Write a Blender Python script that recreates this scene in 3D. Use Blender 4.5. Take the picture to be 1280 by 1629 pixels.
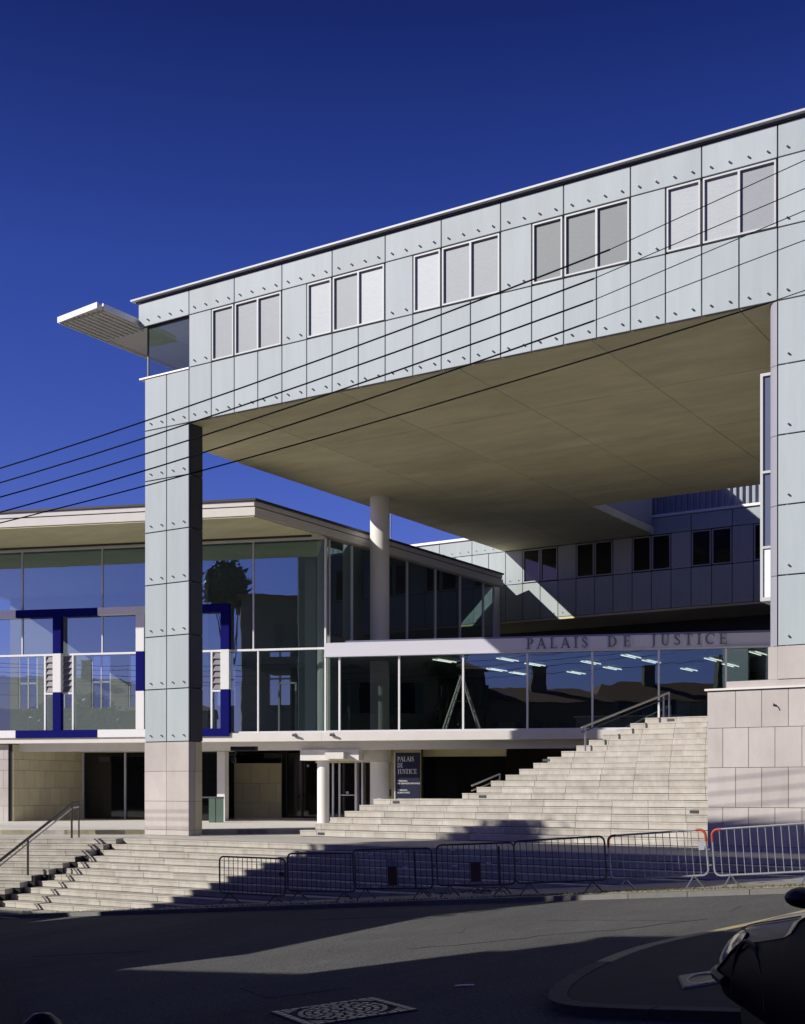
import bpy, bmesh, math, random
from mathutils import Vector, Matrix
R=math.radians
random.seed(7)
for o in list(bpy.data.objects): bpy.data.objects.remove(o)
scn=bpy.context.scene
COL=scn.collection

# ------------------------------------------------------------------ camera, sky, sun, exposure
TH=R(32.592)                       # facade axes: x along the front, y into the building
cam=bpy.data.cameras.new('camera'); co=bpy.data.objects.new('camera',cam); COL.objects.link(co)
co.location=(0,0,1.32); co.rotation_euler=(R(90),0,TH)
cam.sensor_fit='VERTICAL'; cam.sensor_height=36; cam.sensor_width=36
cam.lens=2013/1629*36; cam.shift_y=(1252-814.5)/1629; cam.clip_end=2000; cam.clip_start=.05
scn.camera=co
SUN=Vector((-.68,-1.0,.64)).normalized()      # direction towards the sun
elev=math.asin(SUN.z); az=math.atan2(SUN.x,SUN.y)
w=bpy.data.worlds.new('World'); scn.world=w; w.use_nodes=True
nt=w.node_tree; nt.nodes.clear()
out=nt.nodes.new('ShaderNodeOutputWorld'); bg=nt.nodes.new('ShaderNodeBackground')
sky=nt.nodes.new('ShaderNodeTexSky'); sky.sky_type='NISHITA'; sky.sun_disc=False
sky.sun_elevation=elev; sky.sun_rotation=az; sky.altitude=200; sky.air_density=1.0; sky.dust_density=.6; sky.ozone_density=4.0
hs=nt.nodes.new('ShaderNodeHueSaturation'); hs.inputs['Saturation'].default_value=1.22
ti=nt.nodes.new('ShaderNodeMix'); ti.data_type='RGBA'; ti.blend_type='MULTIPLY'; ti.inputs[0].default_value=1.0
ti.inputs[7].default_value=(1.50,1.02,2.08,1)
nt.links.new(sky.outputs[0],hs.inputs['Color']); nt.links.new(hs.outputs[0],ti.inputs[6]); 
# polarised sky: deepens steadily towards the zenith, the same all round
tcw=nt.nodes.new('ShaderNodeTexCoord'); sx_=nt.nodes.new('ShaderNodeSeparateXYZ'); nt.links.new(tcw.outputs['Generated'],sx_.inputs[0])
rp=nt.nodes.new('ShaderNodeValToRGB'); e=rp.color_ramp.elements; e[0].position=0; e[0].color=(1.0,1.0,1.0,1); e[1].position=1; e[1].color=(.13,.13,.18,1)
for ps,c in ((.22,(1.0,1.0,1.0,1)),(.38,(.82,.82,.90,1)),(.53,(.36,.35,.47,1)),(.70,(.22,.22,.30,1))):
    q=e.new(ps); q.color=c
nt.links.new(sx_.outputs[2],rp.inputs[0])
mz=nt.nodes.new('ShaderNodeMix'); mz.data_type='RGBA'; mz.blend_type='MULTIPLY'; mz.inputs[0].default_value=1.0
nt.links.new(ti.outputs[2],mz.inputs[6]); nt.links.new(rp.outputs[0],mz.inputs[7]); nt.links.new(mz.outputs[2],bg.inputs[0])
bg.inputs[1].default_value=.05
nt.links.new(bg.outputs[0],out.inputs[0])
sl=bpy.data.lights.new('sun','SUN'); sl.energy=5.0; sl.angle=R(.5); sl.color=(1.0,.95,.86)
so=bpy.data.objects.new('sun',sl); COL.objects.link(so)
so.rotation_euler=(-SUN).to_track_quat('-Z','Y').to_euler(); so.location=(-20,-40,40)
scn.render.engine='CYCLES'
scn.view_settings.view_transform='Standard'; scn.view_settings.look='None'
scn.view_settings.exposure=0.07; scn.view_settings.gamma=1.0; scn.view_settings.use_curve_mapping=False
scn.cycles.max_bounces=10; scn.cycles.transparent_max_bounces=24; scn.cycles.glossy_bounces=6

# ------------------------------------------------------------------ helpers
class MB:
    def __init__(s): s.v=[]; s.f=[]; s.m=[]
    def add(s,vs,fs,mi=0):
        b=len(s.v); s.v+= [tuple(p) for p in vs]; s.f+=[tuple(i+b for i in f) for f in fs]; s.m+=[mi]*len(fs); return s
    def box(s,x0,x1,y0,y1,z0,z1,mi=0,M=None):
        vs=[(x,y,z) for z in (z0,z1) for y in (y0,y1) for x in (x0,x1)]
        if M: vs=[tuple(M@Vector(p)) for p in vs]
        return s.add(vs,[(0,2,3,1),(4,5,7,6),(0,1,5,4),(2,6,7,3),(0,4,6,2),(1,3,7,5)],mi)
    def prism(s,poly,z0,z1,mi=0):          # poly counter-clockwise from above; z may be callables
        n=len(poly); a=z0 if callable(z0) else (lambda x,y:z0); b=z1 if callable(z1) else (lambda x,y:z1)
        vs=[(x,y,a(x,y)) for x,y in poly]+[(x,y,b(x,y)) for x,y in poly]
        fs=[tuple(range(n-1,-1,-1)),tuple(range(n,2*n))]+[(i,(i+1)%n,n+(i+1)%n,n+i) for i in range(n)]
        return s.add(vs,fs,mi)
    def tube(s,pts,r,n=8,mi=0,cap=True,closed=False):
        pts=[Vector(p) for p in pts]; k=len(pts); rs=r if isinstance(r,(list,tuple)) else [r]*k
        rings=[]; prev=None
        for i,p in enumerate(pts):
            if closed: d=pts[(i+1)%k]-pts[i-1]
            else: d=pts[min(i+1,k-1)]-pts[max(i-1,0)]
            d.normalize()
            if prev is None:
                u=d.orthogonal().normalized()
            else:
                u=prev-d*prev.dot(d)
                u=u.normalized() if u.length>1e-6 else d.orthogonal().normalized()
            prev=u; w_=d.cross(u)
            rings.append([p+(u*math.cos(2*math.pi*j/n)+w_*math.sin(2*math.pi*j/n))*rs[i] for j in range(n)])
        vs=[q for rg in rings for q in rg]; fs=[]
        for i in range(k if closed else k-1):
            a=i*n; b=((i+1)%k)*n
            fs+=[(a+j,a+(j+1)%n,b+(j+1)%n,b+j) for j in range(n)]
        if cap and not closed: fs+=[tuple(range(n-1,-1,-1)),tuple(range((k-1)*n,k*n))]
        return s.add(vs,fs,mi)
    def lathe(s,prof,n=24,mi=0,c=(0,0)):
        vs=[(c[0]+r*math.cos(2*math.pi*j/n),c[1]+r*math.sin(2*math.pi*j/n),z) for r,z in prof for j in range(n)]
        fs=[]
        for i in range(len(prof)-1):
            fs+=[(i*n+j,i*n+(j+1)%n,(i+1)*n+(j+1)%n,(i+1)*n+j) for j in range(n)]
        fs+=[tuple(range(n-1,-1,-1)),tuple(range((len(prof)-1)*n,len(prof)*n))]
        return s.add(vs,fs,mi)
    def mesh(s,name,mats,smooth=False):
        me=bpy.data.meshes.new(name); me.from_pydata(s.v,[],s.f)
        for m in (mats if isinstance(mats,(list,tuple)) else [mats]): me.materials.append(m)
        if any(s.m): me.polygons.foreach_set('material_index',s.m)
        if smooth: me.polygons.foreach_set('use_smooth',[True]*len(me.polygons))
        me.update(); return me
def link(name,me,parent=None,loc=(0,0,0),rz=0,kind=None):
    o=bpy.data.objects.new(name,me); COL.objects.link(o); o.location=loc; o.rotation_euler=(0,0,rz)
    if parent: o.parent=parent
    if kind: o['kind']=kind
    return o
def obj(name,mb,mats,parent=None,smooth=False,kind=None,loc=(0,0,0)):
    o=link(name,mb.mesh(name,mats,smooth),parent,loc,0,kind)
    if smooth:
        try:
            md=o.modifiers.new('edge','EDGE_SPLIT'); md.split_angle=R(35)
        except Exception: pass
    return o
def thing(name,label,cat,loc=(0,0,0),rz=0,group=None,kind=None):
    o=bpy.data.objects.new(name,None); COL.objects.link(o); o.location=loc; o.rotation_euler=(0,0,rz); o.empty_display_size=.2
    if kind: o['kind']=kind
    if label: tag(o,label,cat,group)
    return o
def tag(o,label,cat,group=None):
    o['label']=label; o['category']=cat
    if group: o['group']=group
    return o
_bc={}
def boxpart(name,x0,x1,y0,y1,z0,z1,m,parent,ch=0.0):
    """one box-shaped piece; alike pieces share mesh data"""
    k=(round(x1-x0,3),round(y1-y0,3),round(z1-z0,3),m.name,round(ch,4))
    if k not in _bc:
        a,b,c=k[0],k[1],k[2]
        if ch>0:
            mb=MB(); x,y,z=a/2,b,c/2       # chamfered towards -y (the face that shows)
            V=[(-x+ch,0,-z+ch),(x-ch,0,-z+ch),(x-ch,0,z-ch),(-x+ch,0,z-ch),(-x,ch,-z),(x,ch,-z),(x,ch,z),(-x,ch,z),(-x,y,-z),(x,y,-z),(x,y,z),(-x,y,z)]
            F=[(0,1,2,3),(4,5,1,0),(5,6,2,1),(6,7,3,2),(7,4,0,3),(8,9,5,4),(9,10,6,5),(10,11,7,6),(11,8,4,7),(11,10,9,8)]
            mb.add(V,F)
        else:
            mb=MB().box(-a/2,a/2,0,b,-c/2,c/2)
        _bc[k]=mb.mesh(name,m)
    return link(name,_bc[k],parent,((x0+x1)/2,y0,(z0+z1)/2))

def mat(name,base,rough=.6,metal=0,spec=.5,var=0,nscale=0,namt=0,bump=0,bscale=30,col2=None,stretch=None,detail=6):
    m=bpy.data.materials.new(name); m.use_nodes=True; t=m.node_tree; b=t.nodes['Principled BSDF']
    b.inputs['Base Color'].default_value=(*base,1); b.inputs['Roughness'].default_value=rough
    b.inputs['Metallic'].default_value=metal; b.inputs['Specular IOR Level'].default_value=spec
    L=t.links.new; src=None
    tc=t.nodes.new('ShaderNodeTexCoord')
    geo=t.nodes.new('ShaderNodeNewGeometry')
    vec=geo.outputs['Position']
    if stretch:
        mp=t.nodes.new('ShaderNodeMapping'); mp.inputs['Scale'].default_value=stretch; L(vec,mp.inputs[0]); vec=mp.outputs[0]
    if nscale:
        n=t.nodes.new('ShaderNodeTexNoise'); n.inputs['Scale'].default_value=nscale; n.inputs['Detail'].default_value=detail; n.inputs['Roughness'].default_value=.65; L(vec,n.inputs['Vector'])
        r=t.nodes.new('ShaderNodeValToRGB'); r.color_ramp.elements[0].position=.3; r.color_ramp.elements[1].position=.7
        c2=col2 or tuple(c*(1-namt) for c in base)
        r.color_ramp.elements[0].color=(*c2,1); r.color_ramp.elements[1].color=(*base,1)
        L(n.outputs['Fac'],r.inputs[0]); src=r.outputs[0]
    if var:
        oi=t.nodes.new('ShaderNodeObjectInfo'); mr=t.nodes.new('ShaderNodeMapRange')
        mr.inputs[3].default_value=1-var; mr.inputs[4].default_value=1+var*.5; L(oi.outputs['Random'],mr.inputs[0])
        h=t.nodes.new('ShaderNodeHueSaturation'); L(mr.outputs[0],h.inputs['Value'])
        if src: L(src,h.inputs['Color'])
        else: h.inputs['Color'].default_value=(*base,1)
        src=h.outputs[0]
    if src: L(src,b.inputs['Base Color'])
    if bump:
        n2=t.nodes.new('ShaderNodeTexNoise'); n2.inputs['Scale'].default_value=bscale; n2.inputs['Detail'].default_value=5; L(vec,n2.inputs['Vector'])
        bp=t.nodes.new('ShaderNodeBump'); bp.inputs['Strength'].default_value=bump; bp.inputs['Distance'].default_value=.02; L(n2.outputs['Fac'],bp.inputs['Height']); L(bp.outputs[0],b.inputs['Normal'])
    return m
def glassmat(name,tint,refl,rough=0.0):
    m=bpy.data.materials.new(name); m.use_nodes=True; t=m.node_tree; t.nodes.clear(); L=t.links.new
    o=t.nodes.new('ShaderNodeOutputMaterial'); mx=t.nodes.new('ShaderNodeMixShader'); tr=t.nodes.new('ShaderNodeBsdfTransparent'); gl=t.nodes.new('ShaderNodeBsdfGlossy')
    tr.inputs[0].default_value=(*tint,1); gl.inputs[0].default_value=(.62,.88,.92,1); gl.inputs['Roughness'].default_value=rough
    lw=t.nodes.new('ShaderNodeLayerWeight'); lw.inputs[0].default_value=.35
    mr=t.nodes.new('ShaderNodeMapRange'); mr.inputs[3].default_value=refl; mr.inputs[4].default_value=.95
    gb=t.nodes.new('ShaderNodeNewGeometry'); inv=t.nodes.new('ShaderNodeMath'); inv.operation='SUBTRACT'; inv.inputs[0].default_value=1; L(gb.outputs['Backfacing'],inv.inputs[1])
    mu=t.nodes.new('ShaderNodeMath'); mu.operation='MULTIPLY'; L(lw.outputs['Fresnel'],mr.inputs[0]); L(mr.outputs[0],mu.inputs[0]); L(inv.outputs[0],mu.inputs[1]); L(mu.outputs[0],mx.inputs[0])
    tx=t.nodes.new('ShaderNodeMix'); tx.data_type='RGBA'; tx.inputs[6].default_value=(*tint,1); tx.inputs[7].default_value=(1,1,1,1); L(gb.outputs['Backfacing'],tx.inputs[0]); L(tx.outputs[2],tr.inputs[0]); L(tr.outputs[0],mx.inputs[1]); L(gl.outputs[0],mx.inputs[2]); L(mx.outputs[0],o.inputs[0])
    # faint waviness of real panes
    geo=t.nodes.new('ShaderNodeNewGeometry'); n=t.nodes.new('ShaderNodeTexNoise'); n.inputs['Scale'].default_value=.7; L(geo.outputs['Position'],n.inputs['Vector'])
    bp=t.nodes.new('ShaderNodeBump'); bp.inputs['Strength'].default_value=.05; bp.inputs['Distance'].default_value=.05; L(n.outputs['Fac'],bp.inputs['Height']); L(bp.outputs[0],gl.inputs['Normal'])
    return m
def emis(name,c,s):
    m=bpy.data.materials.new(name); m.use_nodes=True; b=m.node_tree.nodes['Principled BSDF']
    b.inputs['Base Color'].default_value=(.8,.8,.8,1); b.inputs['Emission Color'].default_value=(*c,1); b.inputs['Emission Strength'].default_value=s; return m

CLAD=mat('pale glazed cladding',(.40,.455,.47),.55,spec=.2,var=.07,nscale=.6,namt=.05,bump=.03,bscale=3)
CLADR=mat('grey metal cladding',(.30,.30,.345),.55,0,spec=.2,var=.05)
STONE=mat('cream stone',(.60,.55,.47),.8,var=.16,nscale=3.5,namt=.16,bump=.25,bscale=45)
STONEP=mat('pinkish stone',(.51,.465,.44),.75,var=.08,nscale=1.6,namt=.09,bump=.15,bscale=60)
STONED=mat('ochre stone',(.66,.60,.40),.8,var=.10,nscale=2.0,namt=.14,bump=.15,bscale=50)
TREAD=mat('worn step stone',(.53,.505,.46),.85,var=.12,nscale=2.6,namt=.2,bump=.35,bscale=40,col2=(.405,.37,.32),stretch=(1,1,.6))
JOINT=mat('dark joint',(.03,.028,.025),.95)
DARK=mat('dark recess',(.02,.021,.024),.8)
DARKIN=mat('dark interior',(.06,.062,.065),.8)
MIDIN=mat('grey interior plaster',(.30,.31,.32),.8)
FLOORIN=mat('grey interior floor',(.22,.22,.22),.35)
WHITE=mat('white painted metal',(.78,.78,.78),.4,var=.04)
WINFR=mat('white window frame',(.42,.44,.455),.5)
ALU=mat('anodised aluminium',(.66,.66,.72),.45,.1)
BAYG=mat('blue grey glazing',(.10,.12,.17),.15,spec=.5)
LADM=mat('pale aluminium',(.75,.75,.76),.5,0)
LOUV=mat('grey louver metal',(.17,.165,.18),.5,.2)
BLUE=mat('dark blue paint',(.006,.007,.12),.75,spec=.05)
PANEL_SHADE=mat('shaded flank cladding',(.035,.038,.05),.35,var=.1)  # near-black tone carries the shade on the pier's flank
CONC=mat('board marked concrete',(.74,.68,.42),.75,nscale=1.4,namt=.16,bump=.12,bscale=12,stretch=(.6,1.6,1),var=.06,detail=9)
CONCW=mat('white concrete',(.70,.675,.63),.7,nscale=2.2,namt=.08,bump=.08,bscale=20)
COLM=mat('white column plaster',(.74,.72,.69),.7,nscale=2,namt=.05)
ROOFC=mat('dark roof edge',(.03,.03,.035),.5)
SCR=[mat('woven blind '+n_,c_,.55,.1,var=.12,nscale=90,namt=.16,bump=.12,bscale=160,stretch=(.08,1,1)) for n_,c_ in (('pale',(.335,.365,.39)),('silver',(.235,.26,.285)),('grey',(.135,.158,.165)))]
SCREEN=SCR[1]
GREYM=mat('dark grey metal',(.07,.07,.075),.4,.6)
STEEL=mat('brushed steel',(.5,.5,.5),.32,.9)
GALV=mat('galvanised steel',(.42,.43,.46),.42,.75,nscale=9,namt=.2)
GALVD=mat('shaded barrier steel',(.13,.13,.14),.5,.6,nscale=9,namt=.35)  # darker copy of the steel, with the left barriers' shade in its colour
BLACK=mat('black rubber',(.012,.012,.013),.5)
CABLE=mat('black cable sheath',(.008,.008,.009),.9,spec=.05)
RED=mat('red plastic wrap',(.36,.04,.025),.6)
ASPH=mat('asphalt',(.185,.185,.183),.9,spec=.1,nscale=38,namt=.62,bump=1.0,bscale=70,detail=3)
def overlay(m,scale,lo,stretch=(1,1,1)):
    """multiply a broad patchy wear pattern over a material's colour"""
    t=m.node_tree; b=t.nodes['Principled BSDF']; L=t.links.new; src=b.inputs['Base Color'].links[0].from_socket
    g=t.nodes.new('ShaderNodeNewGeometry'); mp=t.nodes.new('ShaderNodeMapping'); mp.inputs['Scale'].default_value=stretch; L(g.outputs['Position'],mp.inputs[0])
    n=t.nodes.new('ShaderNodeTexNoise'); n.inputs['Scale'].default_value=scale; n.inputs['Detail'].default_value=7; n.inputs['Roughness'].default_value=.7; L(mp.outputs[0],n.inputs['Vector'])
    r=t.nodes.new('ShaderNodeValToRGB'); r.color_ramp.elements[0].position=.32; r.color_ramp.elements[1].position=.62; r.color_ramp.elements[0].color=(lo,lo,lo,1); L(n.outputs['Fac'],r.inputs[0])
    mx=t.nodes.new('ShaderNodeMix'); mx.data_type='RGBA'; mx.blend_type='MULTIPLY'; mx.inputs[0].default_value=1
    L(src,mx.inputs[6]); L(r.outputs[0],mx.inputs[7]); L(mx.outputs[2],b.inputs['Base Color'])
overlay(ASPH,.6,.72,(1,.35,1))
overlay(TREAD,5.5,.84,(1,1,.35))
overlay(CLAD,1.3,.91,(2.2,2.2,.22))
overlay(STONEP,1.1,.86,(1.5,1.5,.5))
overlay(CONC,.45,.80,(.4,1.4,1))
PAVE=mat('pale pavement',(.33,.32,.31),.85,nscale=1.5,namt=.25,bump=.3,bscale=60)
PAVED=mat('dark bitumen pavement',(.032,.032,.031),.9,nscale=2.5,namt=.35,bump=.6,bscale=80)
KERB=mat('granite kerb',(.19,.185,.175),.8,var=.15,nscale=6,namt=.2,bump=.3,bscale=70)
KERBD=mat('dark island kerb',(.07,.07,.066),.85,var=.15,nscale=6,namt=.3)  # dark, randomly varied tone for the island kerb stones
YELLOW=mat('worn yellow kerb paint',(.50,.40,.10),.7,nscale=5,namt=.5,col2=(.27,.26,.24))
GRAVEL=mat('dry gravel soil',(.42,.35,.22),.95,nscale=16,namt=.5,bump=1,bscale=60)
IRON=mat('cast iron',(.42,.42,.43),.38,.9,nscale=20,namt=.3)
GRASSM=mat('dry grass',(.17,.15,.05),.9,nscale=8,namt=.5)
LEAF=mat('leaf',(.045,.075,.022),.6,var=0,nscale=1.4,namt=.55)
BARK=mat('bark',(.10,.075,.05),.9,nscale=9,namt=.4)
RENDERW=mat('old house render',(.22,.18,.13),.85,nscale=1.2,namt=.2)
RENDER2=mat('pink house render',(.22,.15,.115),.85,nscale=1.2,namt=.2)
TILE=mat('clay roof tile',(.33,.15,.09),.85,nscale=5,namt=.35)
SHUT=mat('green shutter',(.05,.09,.07),.6)
SIGN=mat('dark sign panel',(.018,.021,.045),.35)
LETTERW=mat('white lettering',(.8,.8,.8),.5)
LETTERG=mat('weathered metal letters',(.17,.17,.18),.5,.1)
CARP=mat('bonnet paint with sky tint',(.008,.012,.085),.18,.0,spec=.5)  # blue base stands in for the sky reflected in the bonnet
CARB=mat('shaded car flank',(.004,.004,.009),.5,.0,spec=.06)  # near-black base holds the shade on the car's side
CARP.node_tree.nodes['Principled BSDF'].inputs['Coat Weight'].default_value=.0
CARP.node_tree.nodes['Principled BSDF'].inputs['Coat Roughness'].default_value=.03
LAMPG=mat('headlight glass',(.45,.46,.45),.08,.3,spec=.8)
BROWN=mat('rusty brown board',(.13,.05,.03),.7)
ORANGE=mat('wooden board',(.3,.16,.07),.8)
GLASS=glassmat('pavilion glass',(.50,.58,.56),.28)
GLASSD=glassmat('entrance glass',(.44,.48,.45),.17)
GLASSC=glassmat('corner glass',(.74,.82,.79),.03)
DGLASS=mat('dark tinted glass',(.006,.007,.008),.04,spec=.6)
TUBE=emis('fluorescent tube',(.92,1.0,.95),2.0)

F0=25.667                                 # plane of the portal front
def zst(u,v=20): return .202+.0775*u      # pavement plane (street climbs to the right)
def zrd(u,v): return .122+.0775*u-.02*(19.3-v)
GA=math.atan2(.34484,.93866)              # plan angle of pavilion and entrance hall
C0=Vector((-24.39,33.46,0))
def TN(t,n,z=0): return Vector((C0.x+t*.93866-n*.34484, C0.y+t*.34484+n*.93866, z))

# ------------------------------------------------------------------ ground, street, pavements
def sheet(name,poly_or_grid,zf,m,kind='structure'):
    x0,x1,y0,y1,nx,ny=poly_or_grid; mb=MB(); vs=[]
    for j in range(ny+1):
        for i in range(nx+1):
            x=x0+(x1-x0)*i/nx; y=y0+(y1-y0)*j/ny; vs.append((x,y,zf(x,y)))
    fs=[(j*(nx+1)+i,j*(nx+1)+i+1,(j+1)*(nx+1)+i+1,(j+1)*(nx+1)+i) for j in range(ny) for i in range(nx)]
    mb.add(vs,fs); return obj(name,mb,m,kind=kind)
def clampu(u): return max(-60,min(40,u))
sheet('ground',(-600,600,-600,600,60,60),lambda x,y: .122+.0775*clampu(x)-.02*(19.3-max(-30,min(19.3,y)))-.35-(0 if y<19 else .9),mat('dry earth',(.20,.17,.12),.95,nscale=.5,namt=.3))
sheet('street',(-70,45,-24,19.32,46,20),lambda x,y: zrd(x,y),ASPH)
# pavement along the foot of the stairs, its kerb and the dry verge
mb=MB(); us=[-60+i*2 for i in range(50)]
for a,b in zip(us,us[1:]): mb.prism([(a,19.62),(b,19.62),(b,23.3),(a,23.3)],lambda x,y:zst(x)-.4,lambda x,y:zst(x))
obj('sidewalk',mb,PAVE,kind='structure')
kb=thing('kerb',None,None,kind='structure')
k_=0
u=-34.0
while u<2:
    mb=MB().prism([(u+.006,19.32),(u+.994,19.32),(u+.994,19.615),(u+.006,19.615)],lambda x,y:zst(x)-.5,lambda x,y:zst(x)+.004)
    obj('kerb_stone',mb,KERB,kb); u+=1.0
mb=MB(); us=[-10.6+i*.5 for i in range(30)]
for i,(a,b) in enumerate(zip(us,us[1:])):
    wv=.10+.25*min(1,(i+1)/8)+.06*math.sin(i*1.7)
    mb.prism([(a,19.64),(b,19.64),(b,19.70+wv+.06*math.sin((i+1)*1.7)),(a,19.70+wv)],lambda x,y:zst(x)-.05,lambda x,y:zst(x)+.012)
obj('gravel_verge',mb,GRAVEL,kind='structure')
mb=MB()
for i in range(5200):
    a=random.uniform(-10.6,3); b=random.uniform(19.6,20.1); h=random.uniform(.008,.035); d=random.uniform(0,6.28); s_=random.uniform(.005,.014)
    if a<-9 and b>19.8: continue
    z=zst(a)+.008; c_,s2=math.cos(d)*s_,math.sin(d)*s_
    mb.add([(a-c_,b-s2,z),(a+c_,b+s2,z),(a+random.uniform(-.02,.02),b+random.uniform(-.02,.02),z+h)],[(0,1,2)])
tag(obj('dry_grass',mb,GRASSM,kind='stuff'),'dry grass and grit strip along the kerb by the right barriers','grass')
mb=MB()
for i in range(900):
    a=random.uniform(-24,-9); b=random.gauss(19.66,.03); h=random.uniform(.01,.05); z=zst(a)
    mb.add([(a-.01,b,z),(a+.01,b,z),(a+random.uniform(-.02,.02),b+random.uniform(-.02,.02),z+h)],[(0,1,2)])
tag(obj('kerb_weeds',mb,GRASSM,kind='stuff'),'thin dark weeds in the joint behind the kerb, left of the gravel','weeds')
# traffic island with kerb, near right
isl=[(-4.44,16.61),(-4.76,14.79),(-5.08,13.83),(-5.28,12.83),(-5.18,11.51),(-5.0,10.47),(-4.78,9.78),(-4.58,9.38),(-4.30,9.14),(-3.9,9.05),(-3.0,9.0),(-1.5,8.9),(1.0,8.6),(8,8),(8,22),(-3.6,22)]
isl=[(-3.9,18.3)]+isl[:-2]+[(8,8),(8,17.6),(-2.6,19.0)]
isl=[p for p in isl]
def smooth(p,it=2):
    for _ in range(it):
        q=[]
        for i in range(len(p)-1):
            a,b=p[i],p[i+1]; q+= [(a[0]*.75+b[0]*.25,a[1]*.75+b[1]*.25),(a[0]*.25+b[0]*.75,a[1]*.25+b[1]*.75)]
        p=[p[0]]+q+[p[-1]]
    return p
edge=smooth([(-4.10,19.0),(-4.30,17.6),(-4.44,16.61),(-4.78,14.79),(-5.10,13.83),(-5.28,12.83),(-5.18,11.51),(-5.0,10.47),(-4.78,9.78),(-4.58,9.38),(-4.30,9.14),(-3.9,9.05),(-3.0,9.0),(-1.5,8.9),(1.0,8.6)])
edge=[(x*.957,y*.957) for x,y in edge]      # line of the kerb's top edge
def offset(p,d):
    r=[]
    for i in range(len(p)):
        a=Vector(p[max(i-1,0)]); b=Vector(p[min(i+1,len(p)-1)]); t_=(b-a).normalized(); nrm=Vector((-t_.y,t_.x)); q=Vector(p[i])+nrm*d; r.append((q.x,q.y))
    return r
ti_=thing('traffic_island',None,None,kind='structure')
inner=offset(edge,.16)
mb=MB(); poly=inner+[(8,8),(8,19)]
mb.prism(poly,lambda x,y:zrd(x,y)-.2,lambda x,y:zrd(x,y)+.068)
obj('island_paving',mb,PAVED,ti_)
def run(p,step):
    outl=[p[0]]; acc=0; idx=[0]
    for i in range(1,len(p)):
        acc+=(Vector(p[i])-Vector(p[i-1])).length
        if acc>=step: idx.append(i); acc=0
    return idx
ix=run(edge,.75)
for k,(i,j) in enumerate(zip(ix,ix[1:])):
    ea=edge[i:j+1]; ia=offset(edge,.155)[i:j+1]
    pl=[(x,y) for x,y in ea]+[(x,y) for x,y in reversed(ia)]
    c=Vector((sum(p[0] for p in pl)/len(pl),sum(p[1] for p in pl)/len(pl)))
    pl=[(c.x+(x-c.x)*.985,c.y+(y-c.y)*.985) for x,y in pl]
    yy=c.y
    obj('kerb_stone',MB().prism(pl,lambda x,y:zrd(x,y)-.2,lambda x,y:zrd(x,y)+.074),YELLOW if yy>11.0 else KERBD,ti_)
# near pavement on the camera's side, left
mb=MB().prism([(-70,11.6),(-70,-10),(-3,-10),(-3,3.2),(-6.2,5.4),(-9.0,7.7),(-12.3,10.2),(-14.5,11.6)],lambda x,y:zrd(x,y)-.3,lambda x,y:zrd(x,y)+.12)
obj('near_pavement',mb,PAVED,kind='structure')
# crack lines in the asphalt: thin recessed repair strips
mb=MB()
def strip(pts,wd):
    for (a,b),(c,d) in zip(pts,pts[1:]):
        t_=Vector((c-a,d-b)).normalized()*wd; n_=Vector((-t_.y,t_.x))
        mb.prism([(a+n_.x,b+n_.y),(a-n_.x,b-n_.y),(c-n_.x,d-n_.y),(c+n_.x,d+n_.y)],lambda x,y:zrd(x,y)-.02,lambda x,y:zrd(x,y)+.004)
pp=[(-8.2,12.9)]
for i in range(16):
    a,b=pp[-1]; pp.append((a+random.uniform(.05,.3),b+random.uniform(.05,.30)))
strip(pp,.010)
pp=[(-5.6,15.5)]
for i in range(12):
    a,b=pp[-1]; pp.append((a-random.uniform(.1,.3),b+random.uniform(-.05,.12)))
strip(pp,.009)
obj('asphalt_crack',mb,PAVED,kind='structure')

# patched and worn bits of the road
mb=MB()
for (a,b,c,d,r_) in ((-9.3,14.6,1.6,.7,.5),(-6.6,16.9,2.2,.8,.15),(-11.5,17.6,2.6,.9,.1),(-7.6,9.9,1.0,.8,-.6),(-13.6,13.2,1.8,1.0,.3)):
    ca,sa=math.cos(r_),math.sin(r_)
    mb.prism([(a+x*c*ca/2-y*d*sa/2,b+x*c*sa/2+y*d*ca/2) for x,y in ((-1,-1),(1,-1.06),(1.03,1),(-.97,1.04))],lambda x,y:zrd(x,y)-.02,lambda x,y:zrd(x,y)+.004)
obj('asphalt_patch',mb,mat('newer asphalt patch',(.145,.145,.145),.9,spec=.1,nscale=30,namt=.55,bump=.8,bscale=70),kind='structure')
mb=MB()
for i in range(420):
    a=random.uniform(-14,-3.2); b=random.uniform(8.5,19.2); s_=random.uniform(.012,.035); t_=random.uniform(0,6.28); z=zrd(a,b)+.004
    if i%3==0: a=random.uniform(-24,-4); b=random.uniform(18.8,19.3); z=zrd(a,b)+.004
    mb.add([(a+s_*math.cos(t_+q)*(1 if k%2 else .55),b+s_*math.sin(t_+q)*(1 if k%2 else .55),z+.006*(k%2)) for k,q in enumerate((0,1.57,3.14,4.71))],[(0,1,2,3)])
tag(obj('dry_leaves',mb,mat('dry leaf litter',(.26,.18,.09),.9,nscale=9,namt=.6),kind='stuff'),'scattered dry leaves and grit lying on the road','litter')
tag(obj('paper_scrap',MB().prism([(-5.86,10.05),(-5.70,10.10),(-5.71,10.16),(-5.87,10.11)],lambda x,y:zrd(x,y)+.004,lambda x,y:zrd(x,y)+.012),WHITE),'small white scrap of paper on the shaded road','paper')

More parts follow.
